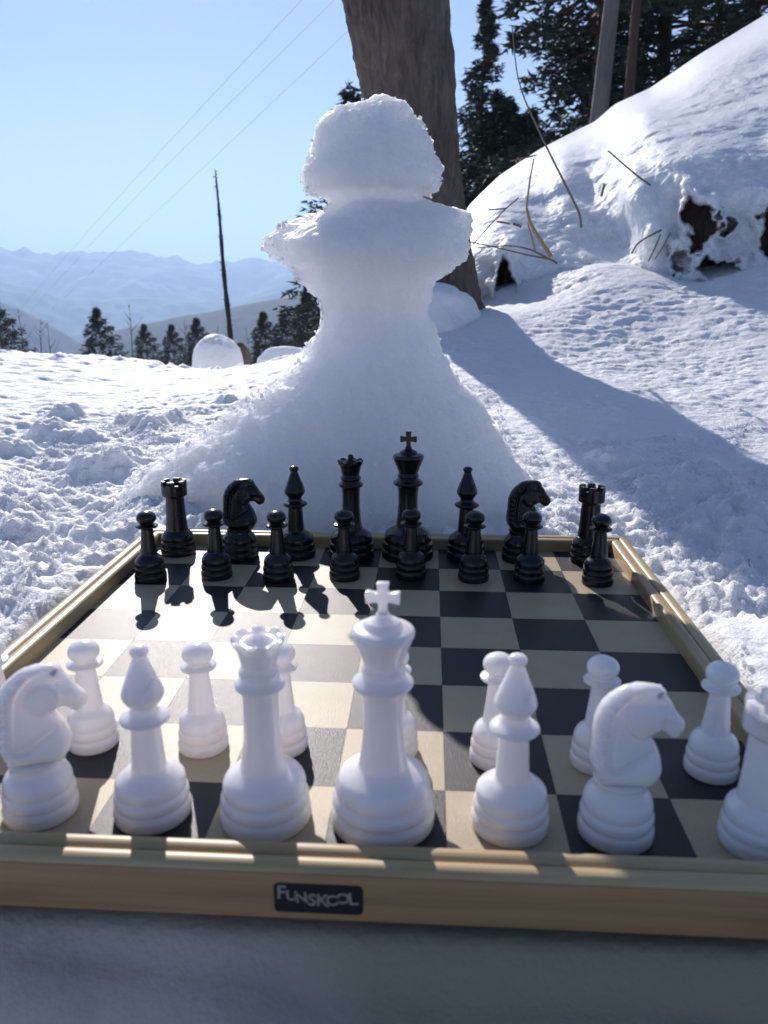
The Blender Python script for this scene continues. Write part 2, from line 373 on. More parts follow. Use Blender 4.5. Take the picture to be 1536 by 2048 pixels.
# ------------------------------------------------------------------ snow pawn
PY = 8.4
ROWS = [(1110, 120, 1240), (1055, 180, 1150), (1000, 235, 1105), (950, 275, 1060), (900, 345, 1015), (850, 430, 985), (800, 505, 950), (760, 562, 915), (725, 597, 893), (700, 612, 880),
 (675, 622, 876), (655, 637, 866), (625, 641, 850), (600, 636, 856), (575, 618, 862), (560, 600, 866), (548, 585, 880), (532, 578, 905), (520, 548, 925), (500, 530, 928), (482, 517, 931),
 (465, 520, 931), (450, 545, 930), (438, 574, 930), (428, 606, 926), (420, 634, 905), (414, 645, 880), (409, 655, 850), (402, 657, 836), (394, 654, 835), (388, 646, 842), (382, 605, 862), (365, 603, 869),
 (345, 609, 876), (320, 620, 873), (300, 628, 867), (280, 635, 857), (260, 642, 846), (245, 652, 836), (230, 668, 825), (215, 692, 812), (204, 728, 800), (196, 752, 788), (191, 768, 778)]
kz, kl, kr = [], [], []
for y, l, r in ROWS:
    a = at_y(l, y, PY); b = at_y(r, y, PY); kz.append(a[2]); kl.append(a[0]); kr.append(b[0])
kz, kl, kr = map(np.array, (kz, kl, kr))
ks = np.concatenate([[0], np.cumsum(np.hypot(np.diff(kz), .6*np.maximum(np.abs(np.diff(kl)), np.abs(np.diff(kr)))))])
ns, nth = 760, 900
s = np.linspace(0, ks[-1], ns); zz = np.interp(s, ks, kz); ll = np.interp(s, ks, kl); rr = np.interp(s, ks, kr)
# smooth a little
def sm(a, k=5):
    p = np.pad(a, k, 'edge'); return np.convolve(p, np.ones(2*k+1)/(2*k+1), 'valid')
zz, ll, rr = sm(zz, 1), sm(ll, 1), sm(rr, 1)
th = np.arange(nth)*2*math.pi/nth
cxm = (ll+rr)/2; hw = (rr-ll)/2
ct, st = np.cos(th)[None], np.sin(th)[None]
# disc edges are only that wide at the sides seen; vary around
mid = .5+.5*np.abs(ct)
hwm = hw[:, None]*(1-.06*(1-mid))
dep = np.interp(zz, [0, 1.6, 3.0, 3.8, 5, 6, 7, 8.3], [.62, .75, .98, 1.05, .90, .90, .98, .9])[:, None]
X = cxm[:, None]+hwm*ct; Yp = PY+.25*sstep(0, 3, zz)[:, None]*0+hwm*dep*st; Zp = zz[:, None]+0*ct
Yp = Yp+1.3*sstep(-.3, -1, ct)*np.exp(-((Zp-5.45)/.7)**2)
_fr = sstep(.1, -.8, st)+0*ct
Zp = Zp-_fr*.20*sstep(1.0, 2.1, hwm)*sstep(4.6, 5.5, Zp)*sstep(6.5, 6.2, Zp)
nx, ny, nz = ct+0*X, st/dep+0*X, 0*X
# displacement along outward
q = .10*fbm(X*.55, Yp*.55, Zp*.55, 3)+.09*np.abs(fbm(X*1.3, Yp*1.3, Zp*1.6, 2))+.05*fbm(X*2.6, Yp*2.6, Zp*2.6, 3)+.018*fbm(X*7, Yp*7, Zp*7, 2)
edge = np.interp(s, ks, np.abs(np.gradient(kl, ks))+np.abs(np.gradient(kr, ks)))[:, None]
sunny = .12+.88*sstep(-.75, -.05, st)+0*ct
q = q+(.055*billow(X*3.0, Yp*3.0, Zp*3.0, 3)+.05*fbm(X*8, Yp*8, Zp*8, 3))*sunny*(.45+.9*sstep(-.3, .5, fbm(X*.8, Yp*.8, Zp*.8+4, 2)))
q = q*np.minimum(1, hw[:, None]/.8)+.16*billow(X*1.1, Yp*1.1, Zp*1.4, 3)*sstep(2.4, .4, Zp)*sstep(.2, -.5, ct)
front = sstep(-.3, -1, st)
q = np.where(zz[:, None] < .8, q, q)
X2 = X+nx*q; Y2 = Yp+ny*q; Z2 = Zp+.5*q*sstep(6.5, 8, Zp)+.035*fbm(X*3, Yp*3, Zp*3+9, 3)+.045*sunny*fbm(X*9, Yp*9, Zp*9+3, 3)
V = np.stack([X2, Y2, Z2], -1).reshape(-1, 3)
top = V[-nth:].mean(0)+np.array([0, 0, .02])
Vall = np.concatenate([V, top[None]])
Fq = grid_faces(ns, nth, True)
cap = np.stack([(ns-1)*nth+np.arange(nth), (ns-1)*nth+(np.arange(nth)+1) % nth, np.full(nth, ns*nth), np.full(nth, ns*nth)], -1)
# cap as tris: separate mesh format, so fold into quads with a doubled ring
ring = (V[-nth:]*.5+top*.5)
Vall = np.concatenate([V, ring, np.repeat(top[None], nth, 0)+1e-4*np.stack([np.cos(th), np.sin(th), 0*th], -1)])
Fq = grid_faces(ns+2, nth, True)
pawn = empty('snow_pawn', (0, PY*U, -.3*U))
tag(pawn, 'large pawn sculpted from packed snow, standing behind the chessboard', 'snow sculpture')
pb = link('snow_body', np_mesh('snow_body', Vall*U-np.array([0, PY*U, -.3*U]), Fq, M_pawn), pawn)
# icy crumbs on its sun side and rim
pick = []
idx = RNG.integers(0, ns-4, 90000); jdx = RNG.integers(0, nth, 90000)
PP = V.reshape(ns, nth, 3)[idx, jdx]
sfac = (np.sin(th)[jdx]*.96-np.cos(th)[jdx]*.28)
prob = np.clip((sfac+.35)*1.6, 0, 1)*(.1+.9*sstep(-.05, .5, fbm(PP[:, 0]*1.7, PP[:, 1]*1.7, PP[:, 2]*1.7, 3)))
lowleft = (PP[:, 2] < 3) & (np.cos(th)[jdx] < -.25) & (sfac > -.25)
prob = np.where(lowleft, np.maximum(prob, .5*sstep(-.1, .35, fbm(PP[:, 0]*2.2, PP[:, 1]*2.2, PP[:, 2]*2.2, 3))), prob)
hwj = hw[idx]; prob *= np.clip(hwj/1.3, .25, 1)
k = RNG.random(len(PP)) < prob*.55
PP = PP[k][:24000]; cs = .014+.050*RNG.random(len(PP))**2.4
g = link('snow_crumbs', crumbs(PP+np.stack([np.cos(th)[jdx[k][:24000]], np.sin(th)[jdx[k][:24000]], .3+0*cs], -1)*cs[:, None]*.6-np.array([0, PY, -.3]), cs, 'pawn_crumbs'), pawn)
tag(g, kind='stuff')

# ------------------------------------------------------------------ chess board
BW = 4.0; RW = .32; RT = .215; BB = -.255
board = empty('chess_board', (0, 0, BB*U))
tag(board, 'wooden chessboard with raised double-beaded rim lying on the snow', 'chessboard')
def bpart(name, me):
    o = link(name, me, board); o.location = (0, 0, -BB*U); return o
def square_mesh(m):
    bm = bmesh.new(); bmesh.ops.create_cube(bm, size=1)
    bmesh.ops.scale(bm, vec=(.996*U, .996*U, .006*U), verts=bm.verts); bmesh.ops.translate(bm, vec=(0, 0, -.003*U), verts=bm.verts)
    return bm_mesh('square', bm, m)
ml, md = square_mesh(M_light), square_mesh(M_dark)
for i in range(8):
    for j in range(8):
        lt = (i+j) % 2 == 1
        o = link('light_square' if lt else 'dark_square', ml if lt else md, board)
        o.location = ((i-3.5)*U, (j-3.5)*U, -BB*U)
bm = bmesh.new(); bmesh.ops.create_cube(bm, size=1)
bmesh.ops.scale(bm, vec=((8.0)*U, 8.0*U, .12*U), verts=bm.verts); bmesh.ops.translate(bm, vec=(0, 0, -.0685*U), verts=bm.verts)
bpart('base_panel', bm_mesh('base_panel', bm, M_dark))
# rim profile: (offset outward, height)
prof = [(0, -.10), (0, .13)]
r1 = RW*.25
for k in range(11): a = math.pi-math.pi*k/10; prof.append((r1+r1*math.cos(a)*.97, .168+(.045)*math.sin(a)))
for k in range(11): a = math.pi-math.pi*k/10; prof.append((3*r1+r1*math.cos(a)*.97, .172+(.045)*math.sin(a)))
prof += [(RW, .160)]
def rail(name, ang, m, body_m):
    L_, e = BW, .0
    pr = np.array(prof)
    def build(pr, nm, mt, closed=True):
        V = []
        for sgn in (-1, 1):
            for (o_, h_) in pr:
                x = sgn*(L_+o_-.002); y = -(L_+o_)
                V.append((x, y, h_))
        V = np.array(V); n_ = len(pr); c, s_ = math.cos(ang), math.sin(ang)
        V = np.stack([V[:, 0]*c-V[:, 1]*s_, V[:, 0]*s_+V[:, 1]*c, V[:, 2]], -1)*U
        me = bpy.data.meshes.new(nm)
        Fs = [(i, i+1, n_+i+1, n_+i) for i in range(n_-1)]+[(n_-1, 0, n_, 2*n_-1)]
        Fs += [tuple(range(n_))[::-1], tuple(range(n_, 2*n_))]
        me.from_pydata([tuple(v) for v in V], [], Fs); me.materials.append(mt); me.update(); smooth_by_angle(me, 50)
        return me
    bpart('beaded_rail', build(pr, 'beaded_rail', m))
    side = np.array([(.02, .098), (.02, BB), (RW-.004, BB), (RW-.004, .098)])
    side = np.array([(.02, BB), (.02, -.105), (.02, -.102), (RW+.004, .159), (RW+.008, .145), (RW+.006, BB+.015), (RW-.01, BB)])
    bpart('side_panel', build(side, 'side_panel', body_m))
rail('front', 0, M_wood_x, M_face); rail('back', math.pi, M_wood_x, M_wood_x)
rail('right', math.pi/2, M_wood_y, M_wood_y); rail('left', -math.pi/2, M_wood_y, M_wood_y)
# name plate with jumping capitals
yf = -(BW+RW+.006)
c0 = at_y(547, 1770, yf); c1 = at_y(726, 1776, yf)
pw, ph = abs(c1[0]-c0[0]), .262; pc = ((c0[0]+c1[0])/2, (at_y(636, 1797, yf)[2]))
bm = bmesh.new()
vs = []
for (sx, sy, a0) in ((1, 1, 0), (-1, 1, 90), (-1, -1, 180), (1, -1, 270)):
    for k in range(6):
        a = math.radians(a0+18*k); vs.append(bm.verts.new(((sx*(pw/2-.04)+.04*math.cos(a))*U, 0, (sy*(ph/2-.04)+.04*math.sin(a))*U)))
f = bm.faces.new(vs); r = bmesh.ops.extrude_face_region(bm, geom=[f])
bmesh.ops.translate(bm, vec=(0, -.006*U, 0), verts=[v for v in r['geom'] if isinstance(v, bmesh.types.BMVert)])
bmesh.ops.recalc_face_normals(bm, faces=bm.faces)
plate = link('name_plate', bm_mesh('name_plate', bm, M_plate), board); plate.location = (pc[0]*U, yf*U, (pc[1]-BB)*U)
adv = [-.280, -.203, -.128, -.048, .032, .110, .185, .262]
for ch, ax, sz, dz, rot in zip('FUNSKOOL', adv, [.135, .10, .105, .12, .125, .105, .105, .125], [.045, .02, .005, -.012, -.012, -.010, .01, .01], [0, 4, -8, 6, 3, 0, 0, -6]):
    cu = bpy.data.curves.new('letter', 'FONT'); cu.body = ch; cu.size = sz*U*1.22; cu.align_x = 'CENTER'; cu.align_y = 'CENTER'; cu.extrude = .002*U; cu.offset = .002*U
    t = bpy.data.objects.new('tmp', cu); COL.objects.link(t)
    me = bpy.data.meshes.new_from_object(t.evaluated_get(bpy.context.evaluated_depsgraph_get())); bpy.data.objects.remove(t)
    me.materials.clear(); me.materials.append(M_letter)
    o = link('letter', me, plate); o.location = (ax*U, -.0085*U, dz*U); o.rotation_euler = (math.radians(90), math.radians(rot), 0)

# ------------------------------------------------------------------ chess pieces
def revolve(prof, seg=72, mod=None, sub=4):
    pr = np.array(prof, float)
    # Catmull-Rom through the profile
    P = np.vstack([2*pr[0]-pr[1], pr, 2*pr[-1]-pr[-2]]); out = []
    for i in range(1, len(P)-2):
        for t in np.arange(sub)/sub:
            a = .5*((2*P[i])+(-P[i-1]+P[i+1])*t+(2*P[i-1]-5*P[i]+4*P[i+1]-P[i+2])*t*t+(-P[i-1]+3*P[i]-3*P[i+1]+P[i+2])*t**3)
            out.append(a)
    out.append(pr[-1]); out = np.array(out); h = out[:, 0]; r = np.maximum(out[:, 1], .0008)
    a = np.arange(seg)*2*math.pi/seg
    X = r[:, None]*np.cos(a); Y_ = r[:, None]*np.sin(a); Z_ = h[:, None]+0*X
    if mod: X, Y_, Z_ = mod(X, Y_, Z_, a, h, r)
    V = np.stack([X, Y_, Z_], -1).reshape(-1, 3)
    V = np.concatenate([[[0, 0, h[0]]]*seg, V]) if True else V
    return V, grid_faces(len(h)+1, seg, True)
def rmesh(name, prof, m, **k):
    V, Fq = revolve(prof, **k); me = np_mesh(name, V*U, Fq, m); return me
def base_prof(r, k=1.0):
    return [(0, r*.93), (.012, r*.985), (.04*k, r), (.09*k, r), (.115*k, r*.97), (.13*k, r*.925), (.145*k, r*.93), (.165*k, r*.965), (.205*k, r*.965), (.23*k, r*.93), (.245*k, r*.895), (.26*k, r*.905), (.30*k, r*.91), (.345*k, r*.87)]
PAWN = base_prof(.246, .95)+[(.37, .190), (.405, .150), (.425, .132), (.445, .128), (.48, .126), (.65, .107), (.80, .093), (.835, .092), (.85, .11), (.862, .155), (.875, .171), (.892, .165), (.905, .12), (.915, .098), (.93, .108), (.96, .134), (.995, .148), (1.035, .146), (1.075, .122), (1.105, .075), (1.118, .03), (1.12, 0)]
ROOK = base_prof(.296, 1.0)+[(.375, .235), (.41, .205), (.43, .19), (.45, .186), (.70, .167), (.98, .156), (1.0, .157), (1.02, .165), (1.035, .200), (1.05, .212), (1.08, .214), (1.20, .214)]
BISHOP = base_prof(.328, 1.05)+[(.40, .245), (.44, .195), (.46, .158), (.475, .146), (.50, .142), (.68, .131), (.85, .121), (.87, .125), (.89, .165), (.915, .202), (.935, .206), (.955, .185), (.98, .135), (1.0, .118), (1.03, .112), (1.055, .122), (1.09, .150), (1.14, .174), (1.19, .168), (1.28, .136), (1.38, .096), (1.46, .066), (1.485, .060), (1.50, .064), (1.515, .074), (1.545, .076), (1.57, .056), (1.582, .02), (1.583, 0)]
QUEEN = base_prof(.388, 1.15)+[(.44, .30), (.475, .24), (.495, .205), (.51, .196), (.54, .188), (.62, .172), (.80, .153), (1.05, .146), (1.20, .152), (1.225, .165), (1.245, .195), (1.265, .206), (1.29, .200), (1.315, .172), (1.335, .157), (1.35, .158), (1.37, .170), (1.395, .170), (1.415, .155), (1.43, .145), (1.46, .147), (1.55, .166), (1.62, .188), (1.665, .208), (1.69, .218), (1.695, .208), (1.67, .175), (1.65, .14), (1.66, .11), (1.685, .08), (1.70, .05), (1.715, .04), (1.735, .046), (1.76, .046), (1.78, .030), (1.788, 0)]
KING = base_prof(.442, 1.2)+[(.46, .36), (.50, .29), (.53, .232), (.545, .212), (.56, .205), (.66, .188), (.85, .168), (1.08, .162), (1.22, .175), (1.245, .19), (1.27, .225), (1.295, .250), (1.32, .247), (1.345, .215), (1.37, .182), (1.39, .170), (1.41, .176), (1.43, .178), (1.455, .166), (1.475, .160), (1.52, .172), (1.62, .212), (1.70, .246), (1.745, .258), (1.775, .246), (1.79, .21), (1.80, .165), (1.82, .150), (1.84, .135), (1.855, .10), (1.88, .062), (1.91, .048), (1.92, 0)]
KBASE = base_prof(.312, 1.05)+[(.40, .25), (.435, .218), (.46, .205), (.50, .203), (.53, .205), (.54, .0)]
def rook_top(m):
    seg = 144; a = np.arange(seg)*2*math.pi/seg
    mer = ((a*6/(2*math.pi)) % 1) < .62
    zt = np.where(mer, 1.30, 1.232)
    rows = [(.2135, None, 1.19), (.2155, None, 1.215), (.216, 1, -.012), (.210, 1, 0), (.152, 1, 0), (.147, 1, -.008), (.146, None, 1.20), (.10, None, 1.192), (.001, None, 1.19)]
    V = []
    for r, top, z in rows:
        zz_ = np.full(seg, z) if top is None else zt+z
        V.append(np.stack([r*np.cos(a), r*np.sin(a), zz_], -1))
    return smooth_by_angle(np_mesh('battlement', np.concatenate(V)*U, grid_faces(len(rows), seg, True), m), 40)
def queen_mod(X, Y_, Z_, a, h, r):
    k = (h > 1.6) & (r > .17); scal = .5+.5*np.cos(a*8)
    Z_ = Z_.copy(); w_ = np.where(k, np.clip((r-.17)/.045, 0, 1), 0)[:, None]
    Z_ = Z_-w_*.034*(1-scal[None])**1.5; return X, Y_, Z_
def bishop_mod(X, Y_, Z_, a, h, r):
    # the mitre's slanting cut
    k = (Z_ > 1.1) & (Z_ < 1.42)
    d = np.abs((Z_-1.28)-(X*1.3-.12)); depth = .035*np.clip(1-d/.014, 0, 1)*sstep(.03, .06, X)*k
    rr_ = np.hypot(X, Y_)+1e-9; return X*(1-depth/rr_), Y_*(1-depth/rr_), Z_
def cross_mesh(m):
    P = [(-.028, 0), (-.040, .0), (-.034, .06), (-.042, .105), (-.105, .090), (-.136, .085), (-.137, .19), (-.105, .185), (-.042, .172), (-.042, .215), (-.052, .262), (.052, .262), (.042, .215), (.042, .172), (.105, .185), (.137, .19), (.136, .085), (.105, .09), (.042, .105), (.034, .06), (.040, 0)]
    P = P[1:]
    bm = bmesh.new(); vs = [bm.verts.new((x*U, -.036*U, (z+1.905)*U)) for x, z in P]; f = bm.faces.new(vs)
    r = bmesh.ops.extrude_face_region(bm, geom=[f]); bmesh.ops.translate(bm, vec=(0, .072*U, 0), verts=[v for v in r['geom'] if isinstance(v, bmesh.types.BMVert)])
    bmesh.ops.recalc_face_normals(bm, faces=bm.faces)
    bmesh.ops.bevel(bm, geom=list(bm.edges), offset=.012*U, segments=3, affect='EDGES', profile=.5)
    return smooth_by_angle(bm_mesh('cross', bm, m), 60)
KN = [(375, 1400), (372, 1340), (330, 1285), (285, 1230), (283, 1180), (255, 1125), (262, 1020), (272, 900), (277, 750), (285, 600), (310, 500), (350, 400), (415, 310), (490, 240), (560, 185), (650, 162), (750, 150), (850, 155), (930, 180), (985, 215), (1003, 285), (1060, 350), (1110, 430), (1170, 520), (1232, 570), (1260, 640), (1240, 720), (1190, 772), (1120, 800), (1060, 780), (1012, 742), (985, 712), (920, 714), (850, 722), (830, 752), (880, 830), (930, 900), (970, 980), (1000, 1060), (1020, 1150), (1015, 1230), (980, 1290), (932, 1350), (912, 1400)]
def knight_head(m):
    sc_ = 1230.0
    P = np.array([((x-590)/sc_, 1.385-(y-150)*(1.385-.50)/(1400-150)) for x, y in KN])
    P[:, 0] = np.where(P[:, 0] > .2, .2+(P[:, 0]-.2)*.80, P[:, 0])
    # resample densely
    Q = np.vstack([P, P[:1]]); sg = np.concatenate([[0], np.cumsum(np.hypot(*np.diff(Q, axis=0).T))])
    t = np.arange(0, sg[-1]-.008, .016); B = np.stack([np.interp(t, sg, Q[:, 0]), np.interp(t, sg, Q[:, 1])], -1)
    for _ in range(2): B = .5*B+.25*np.roll(B, 1, 0)+.25*np.roll(B, -1, 0)
    gxk, gzk = np.meshgrid(np.arange(-.35, .65, .0145), np.arange(.48, 1.42, .0145)); G = np.stack([gxk.ravel(), gzk.ravel()], -1)
    def inside(p):
        x, z = p[:, 0][:, None], p[:, 1][:, None]; x1, z1 = B[:, 0], B[:, 1]; x2, z2 = np.roll(x1, -1), np.roll(z1, -1)
        c = ((z1 > z) != (z2 > z)) & (x < (x2-x1)*(z-z1)/(z2-z1+1e-12)+x1); return c.sum(1) % 2 == 1
    def dist(p):
        A_ = B; D_ = np.roll(B, -1, 0)-B; w_ = p[:, None]-A_[None]
        tt = np.clip((w_*D_).sum(-1)/((D_**2).sum(-1)+1e-12), 0, 1); return np.sqrt(((w_-tt[..., None]*D_)**2).sum(-1)).min(1)
    G = G[inside(G)]; G = G[dist(G) > .010]
    pts = [Vector(p) for p in np.vstack([B, G])]; nb = len(B)
    vv, ee, ff, ov, oe, of = delaunay_2d_cdt(pts, [], [list(range(nb))], 1, 1e-6)
    P2 = np.array([(v.x, v.y) for v in vv]); d = dist(P2)
    z = P2[:, 1]; x = P2[:, 0]
    T = np.interp(z, [.5, .62, .8, 1.0, 1.2, 1.38], [.205, .205, .15, .115, .10, .075])
    T = T*np.interp(x-(z-1.1)*0, [-.3, .2, .41, .52], [1, .95, .68, .55])
    Dc = np.interp(z, [.5, .8, 1.2, 1.4], [.22, .17, .12, .09])
    Dc = Dc*np.interp(x, [.18, .38], [.8, .42]); u_ = np.clip(d/Dc, 0, 1); hgt = T*np.clip(1-(1-u_)**2.4, 0, 1)**.5
    # mane: a ridge along the back with a groove in front of it
    bx = np.interp(z, [.6, .9, 1.1, 1.2, 1.3, 1.38], [-.26, -.25, -.22, -.16, -.06, .1]); dm = x-bx
    hgt = hgt-.060*np.exp(-((dm-.125)/.022)**2)*sstep(.62, .75, z)*sstep(.05, .10, d)
    hgt = hgt+.022*np.exp(-((dm-.05)/.04)**2)*(z > .6)*(1+.8*np.sin(z*85))*sstep(.0, .04, d)
    # shoulder line, cheek, eye socket, nostril, mouth
    hgt = hgt-.05*np.exp(-((z-(.66+.6*np.maximum(x, -.05)**1*1.0+.05))/.016)**2)*sstep(.03, .07, d)*(x > -.12)*(x < .27)
    hgt = hgt+.045*sstep(.15, .12, np.hypot((x-.13)*.95, (z-1.10)))+.018*np.exp(-((z-(1.14-.25*(x-.3)))/.03)**2)*(x > .24)*(x < .43)
    hgt = hgt-.055*np.exp(-(((x-.255)/.045)**2+((z-1.235)/.022)**2))+.05*np.exp(-(((x-.255)/.018)**2+((z-1.225)/.012)**2))
    hgt = hgt-.03*np.exp(-(((x-.425)/.016)**2+((z-1.055)/.014)**2))-.03*np.exp(-((z-(.985+.08*(x-.45)))/.012)**2)*(x > .36)*(x < .48)
    hgt = np.where(d < 1e-4, 0, np.maximum(hgt, .004))
    n_ = len(P2); bnd = d < 1e-4
    V = [(p[0], -h_, p[1]) for p, h_ in zip(P2, hgt)]; idx2 = np.arange(n_)
    for i in range(n_):
        if not bnd[i]: idx2[i] = len(V); V.append((P2[i][0], hgt[i], P2[i][1]))
    Fs = [];
    for f_ in ff:
        if len(f_) != 3: continue
        c = P2[list(f_)].mean(0)[None]
        if not inside(c)[0]: continue
        Fs.append(tuple(f_)); Fs.append(tuple(int(idx2[i]) for i in reversed(f_)))
    me = np_mesh('horse_head', np.array(V)*U, np.array(Fs), m)
    bm = bmesh.new(); bm.from_mesh(me); bmesh.ops.recalc_face_normals(bm, faces=bm.faces)
    bmesh.ops.smooth_vert(bm, verts=bm.verts, factor=.2, use_axis_x=True, use_axis_y=True, use_axis_z=True)
    bm.to_mesh(me); bm.free(); return me
def ear(m, sd):
    V, Fq = tube([(.20, .050*sd, 1.27), (.225, .058*sd, 1.31), (.255, .056*sd, 1.335), (.272, .052*sd, 1.352)], [.001, .030, .018, .001], 10); Fq = Fq[:, ::-1]
    return np_mesh('ear', V*U, Fq, m)
MESH = {}
for cn, m in (('white', M_white), ('black', M_black)):
    MESH[cn, 'pawn'] = [('body', rmesh('pawn_body', PAWN, m))]
    MESH[cn, 'rook'] = [('body', rmesh('rook_body', ROOK, m)), ('battlement', rook_top(m))]
    MESH[cn, 'bishop'] = [('body', rmesh('bishop_body', BISHOP, m, mod=bishop_mod, seg=96, sub=8))]
    MESH[cn, 'queen'] = [('body', rmesh('queen_body', QUEEN, m, mod=queen_mod, seg=96))]
    MESH[cn, 'king'] = [('body', rmesh('king_body', KING, m)), ('cross', cross_mesh(m))]
    MESH[cn, 'knight'] = [('base', rmesh('knight_base', KBASE, m)), ('horse_head', knight_head(m)), ('ear', ear(m, -1)), ('ear', ear(m, 1))]
def piece(colr, kind, cx_, cy_, rot, label, group):
    e = empty(f'{colr}_{kind}', (cx_*U, cy_*U, .0), math.radians(rot))
    tag(e, label, kind if kind not in ('pawn',) else 'pawn', group)
    for nm, me in MESH[colr, kind]: link(nm, me, e)
    return e
G1 = 'black chess pieces set up on the far side of the board'; G2 = 'white chess pieces set up on the near side of the board'
far = [('rook', .48, 7.56, 15, 'black rook in the far left corner of the chessboard'),
       ('knight', 1.60, 7.42, 0, 'black knight between the far left rook and the bishop'),
       ('bishop', 2.56, 7.52, 20, 'black bishop left of the black queen'),
       ('queen', 3.51, 7.54, 0, 'black queen standing left of the black king'),
       ('king', 4.47, 7.59, -4, 'black king, the tallest black piece, with a cross on top'),
       ('bishop', 5.46, 7.62, 0, 'black bishop just right of the black king'),
       ('knight', 6.38, 7.55, 4, 'black knight right of the right-hand black bishop'),
       ('rook', 7.51, 7.55, 5, 'black rook in the far right corner of the chessboard')]
for k_, x_, y_, r_, lb in far: piece('black', k_, x_-4, y_-4, r_, lb, G1)
pl = ['leftmost black pawn, in front of the left black rook', 'black pawn in front of the left black knight', 'black pawn in front of the left black bishop', 'black pawn in front of the black queen',
      'black pawn in front of the black king', 'black pawn in front of the right black bishop', 'black pawn in front of the right black knight', 'rightmost black pawn, in front of the right black rook']
for (x_, y_), lb in zip([(.45, 6.24), (1.46, 6.42), (2.46, 6.38), (3.50, 6.49), (4.55, 6.62), (5.54, 6.53), (6.42, 6.57), (7.46, 6.48)], pl): piece('black', 'pawn', x_-4, y_-4, x_*37, lb, G1)
near = [('rook', .5, .55, 0, 'white rook at the near left corner of the chessboard'),
        ('knight', 1.48, .51, 20, 'white knight at the near left, cut by the photo edge'),
        ('bishop', 2.46, .54, 0, 'white bishop left of the white queen'),
        ('queen', 3.45, .54, 10, 'white queen standing left of the white king'),
        ('king', 4.46, .56, -3, 'white king, the tallest white piece, with a cross on top'),
        ('bishop', 5.54, .56, 0, 'white bishop just right of the white king'),
        ('knight', 6.41, .51, -2, 'white knight beside the right-hand white bishop'),
        ('rook', 7.53, .44, 0, 'white rook at the near right corner of the chessboard')]
for k_, x_, y_, r_, lb in near:
    if lb.startswith('white rook at the near left'): continue
    piece('white', k_, x_-4, y_-4, r_, lb, G2)
pl = ['leftmost white pawn, behind the left white knight', 'white pawn beyond the left white knight and bishop', 'white pawn between the left white bishop and the queen', 'white pawn half hidden behind the white queen',
      'white pawn hidden behind the white king', 'white pawn behind the right white bishop', 'white pawn behind the right-hand white knight', 'rightmost white pawn, by the right white rook']
for (x_, y_), lb in zip([(.54, 1.58), (1.49, 1.58), (2.61, 1.59), (3.40, 1.63), (4.50, 1.62), (5.49, 1.53), (6.45, 1.52), (7.51, 1.45)], pl): piece('white', 'pawn', x_-4, y_-4, x_*61, lb, G2)

# ------------------------------------------------------------------ leaning tree trunk behind the snow pawn
TD = 42
tc = [(660, 898, 86), (610, 884, 77), (540, 870, 75), (430, 853, 75), (350, 842, 75), (200, 815, 80), (100, 802, 86), (0, 788, 92), (-150, 775, 96), (-400, 760, 100), (-800, 745, 100)]
pts, rad = [], []
for y, x, w_ in tc:
    p = at_y(x, y, at_d(925, 620, TD)[1]); pts.append(p); rad.append(w_*(np.linalg.norm(p-CC)*math.cos(math.radians(10))/F))
pts = np.array(pts); rad = np.array(rad); t = np.linspace(0, len(pts)-1, 500)
P3 = np.stack([np.interp(t, np.arange(len(pts)), sm(pts[:, i], 1)) for i in range(3)], -1); R3 = np.interp(t, np.arange(len(pts)), rad)
P3[:, 1] += 0
nth2 = 260; a = np.arange(nth2)*2*math.pi/nth2
X = P3[:, None, 0]+R3[:, None]*np.cos(a); Y_ = P3[:, None, 1]+R3[:, None]*np.sin(a); Z_ = P3[:, None, 2]+0*X
q = .10*fbm(X*.6, Y_*.6, Z_*.18, 3)+.09*billow(X*2.8, Y_*2.8, Z_*.55, 4)+.03*fbm(X*6, Y_*6, Z_*2, 2)
X += np.cos(a)*q; Y_ += np.sin(a)*q
tr = empty('tree', (P3[0][0]*U, P3[0][1]*U, P3[0][2]*U))
tag(tr, 'bare leaning tree trunk directly behind the snow pawn', 'tree')
link('trunk', np_mesh('trunk', np.stack([X, Y_, Z_], -1).reshape(-1, 3)*U-P3[0]*U, grid_faces(500, nth2, True), M_bark), tr)
# small drift at its foot
def mound(name, px, py, D, rx, ry, h, m, label=None, cat=None, seed=0, kind=None, drop=.6, nz=.09):
    c = at_d(px, py, D); n1, n2 = 90, 140
    ph = np.linspace(0, math.pi/2, n1)[:, None]; th_ = (np.arange(n2)*2*math.pi/n2)[None]
    X = rx*np.sin(ph[::-1])*np.cos(th_); Y_ = ry*np.sin(ph[::-1])*np.sin(th_); Z_ = (h+drop)*np.cos(ph[::-1])**.75-drop+0*X
    q = 1+nz*fbm(X*1.0/rx+seed, Y_*1.0/ry, Z_*.8/h, 2)+nz*.25*fbm(X*2+seed, Y_*2, Z_*2, 3)
    V = np.stack([X*q, Y_*q, Z_*q], -1).reshape(-1, 3)*U
    o = link(name, np_mesh(name, V, grid_faces(n1, n2, True), m)); o.location = c*U
    if label: tag(o, label, cat)
    if kind: tag(o, kind=kind)
    return o
mound('snow_drift', 868, 640, 38.5, 2.5, 2.4, 1.7, M_bank, seed=4, kind='structure', drop=2, nz=.13)

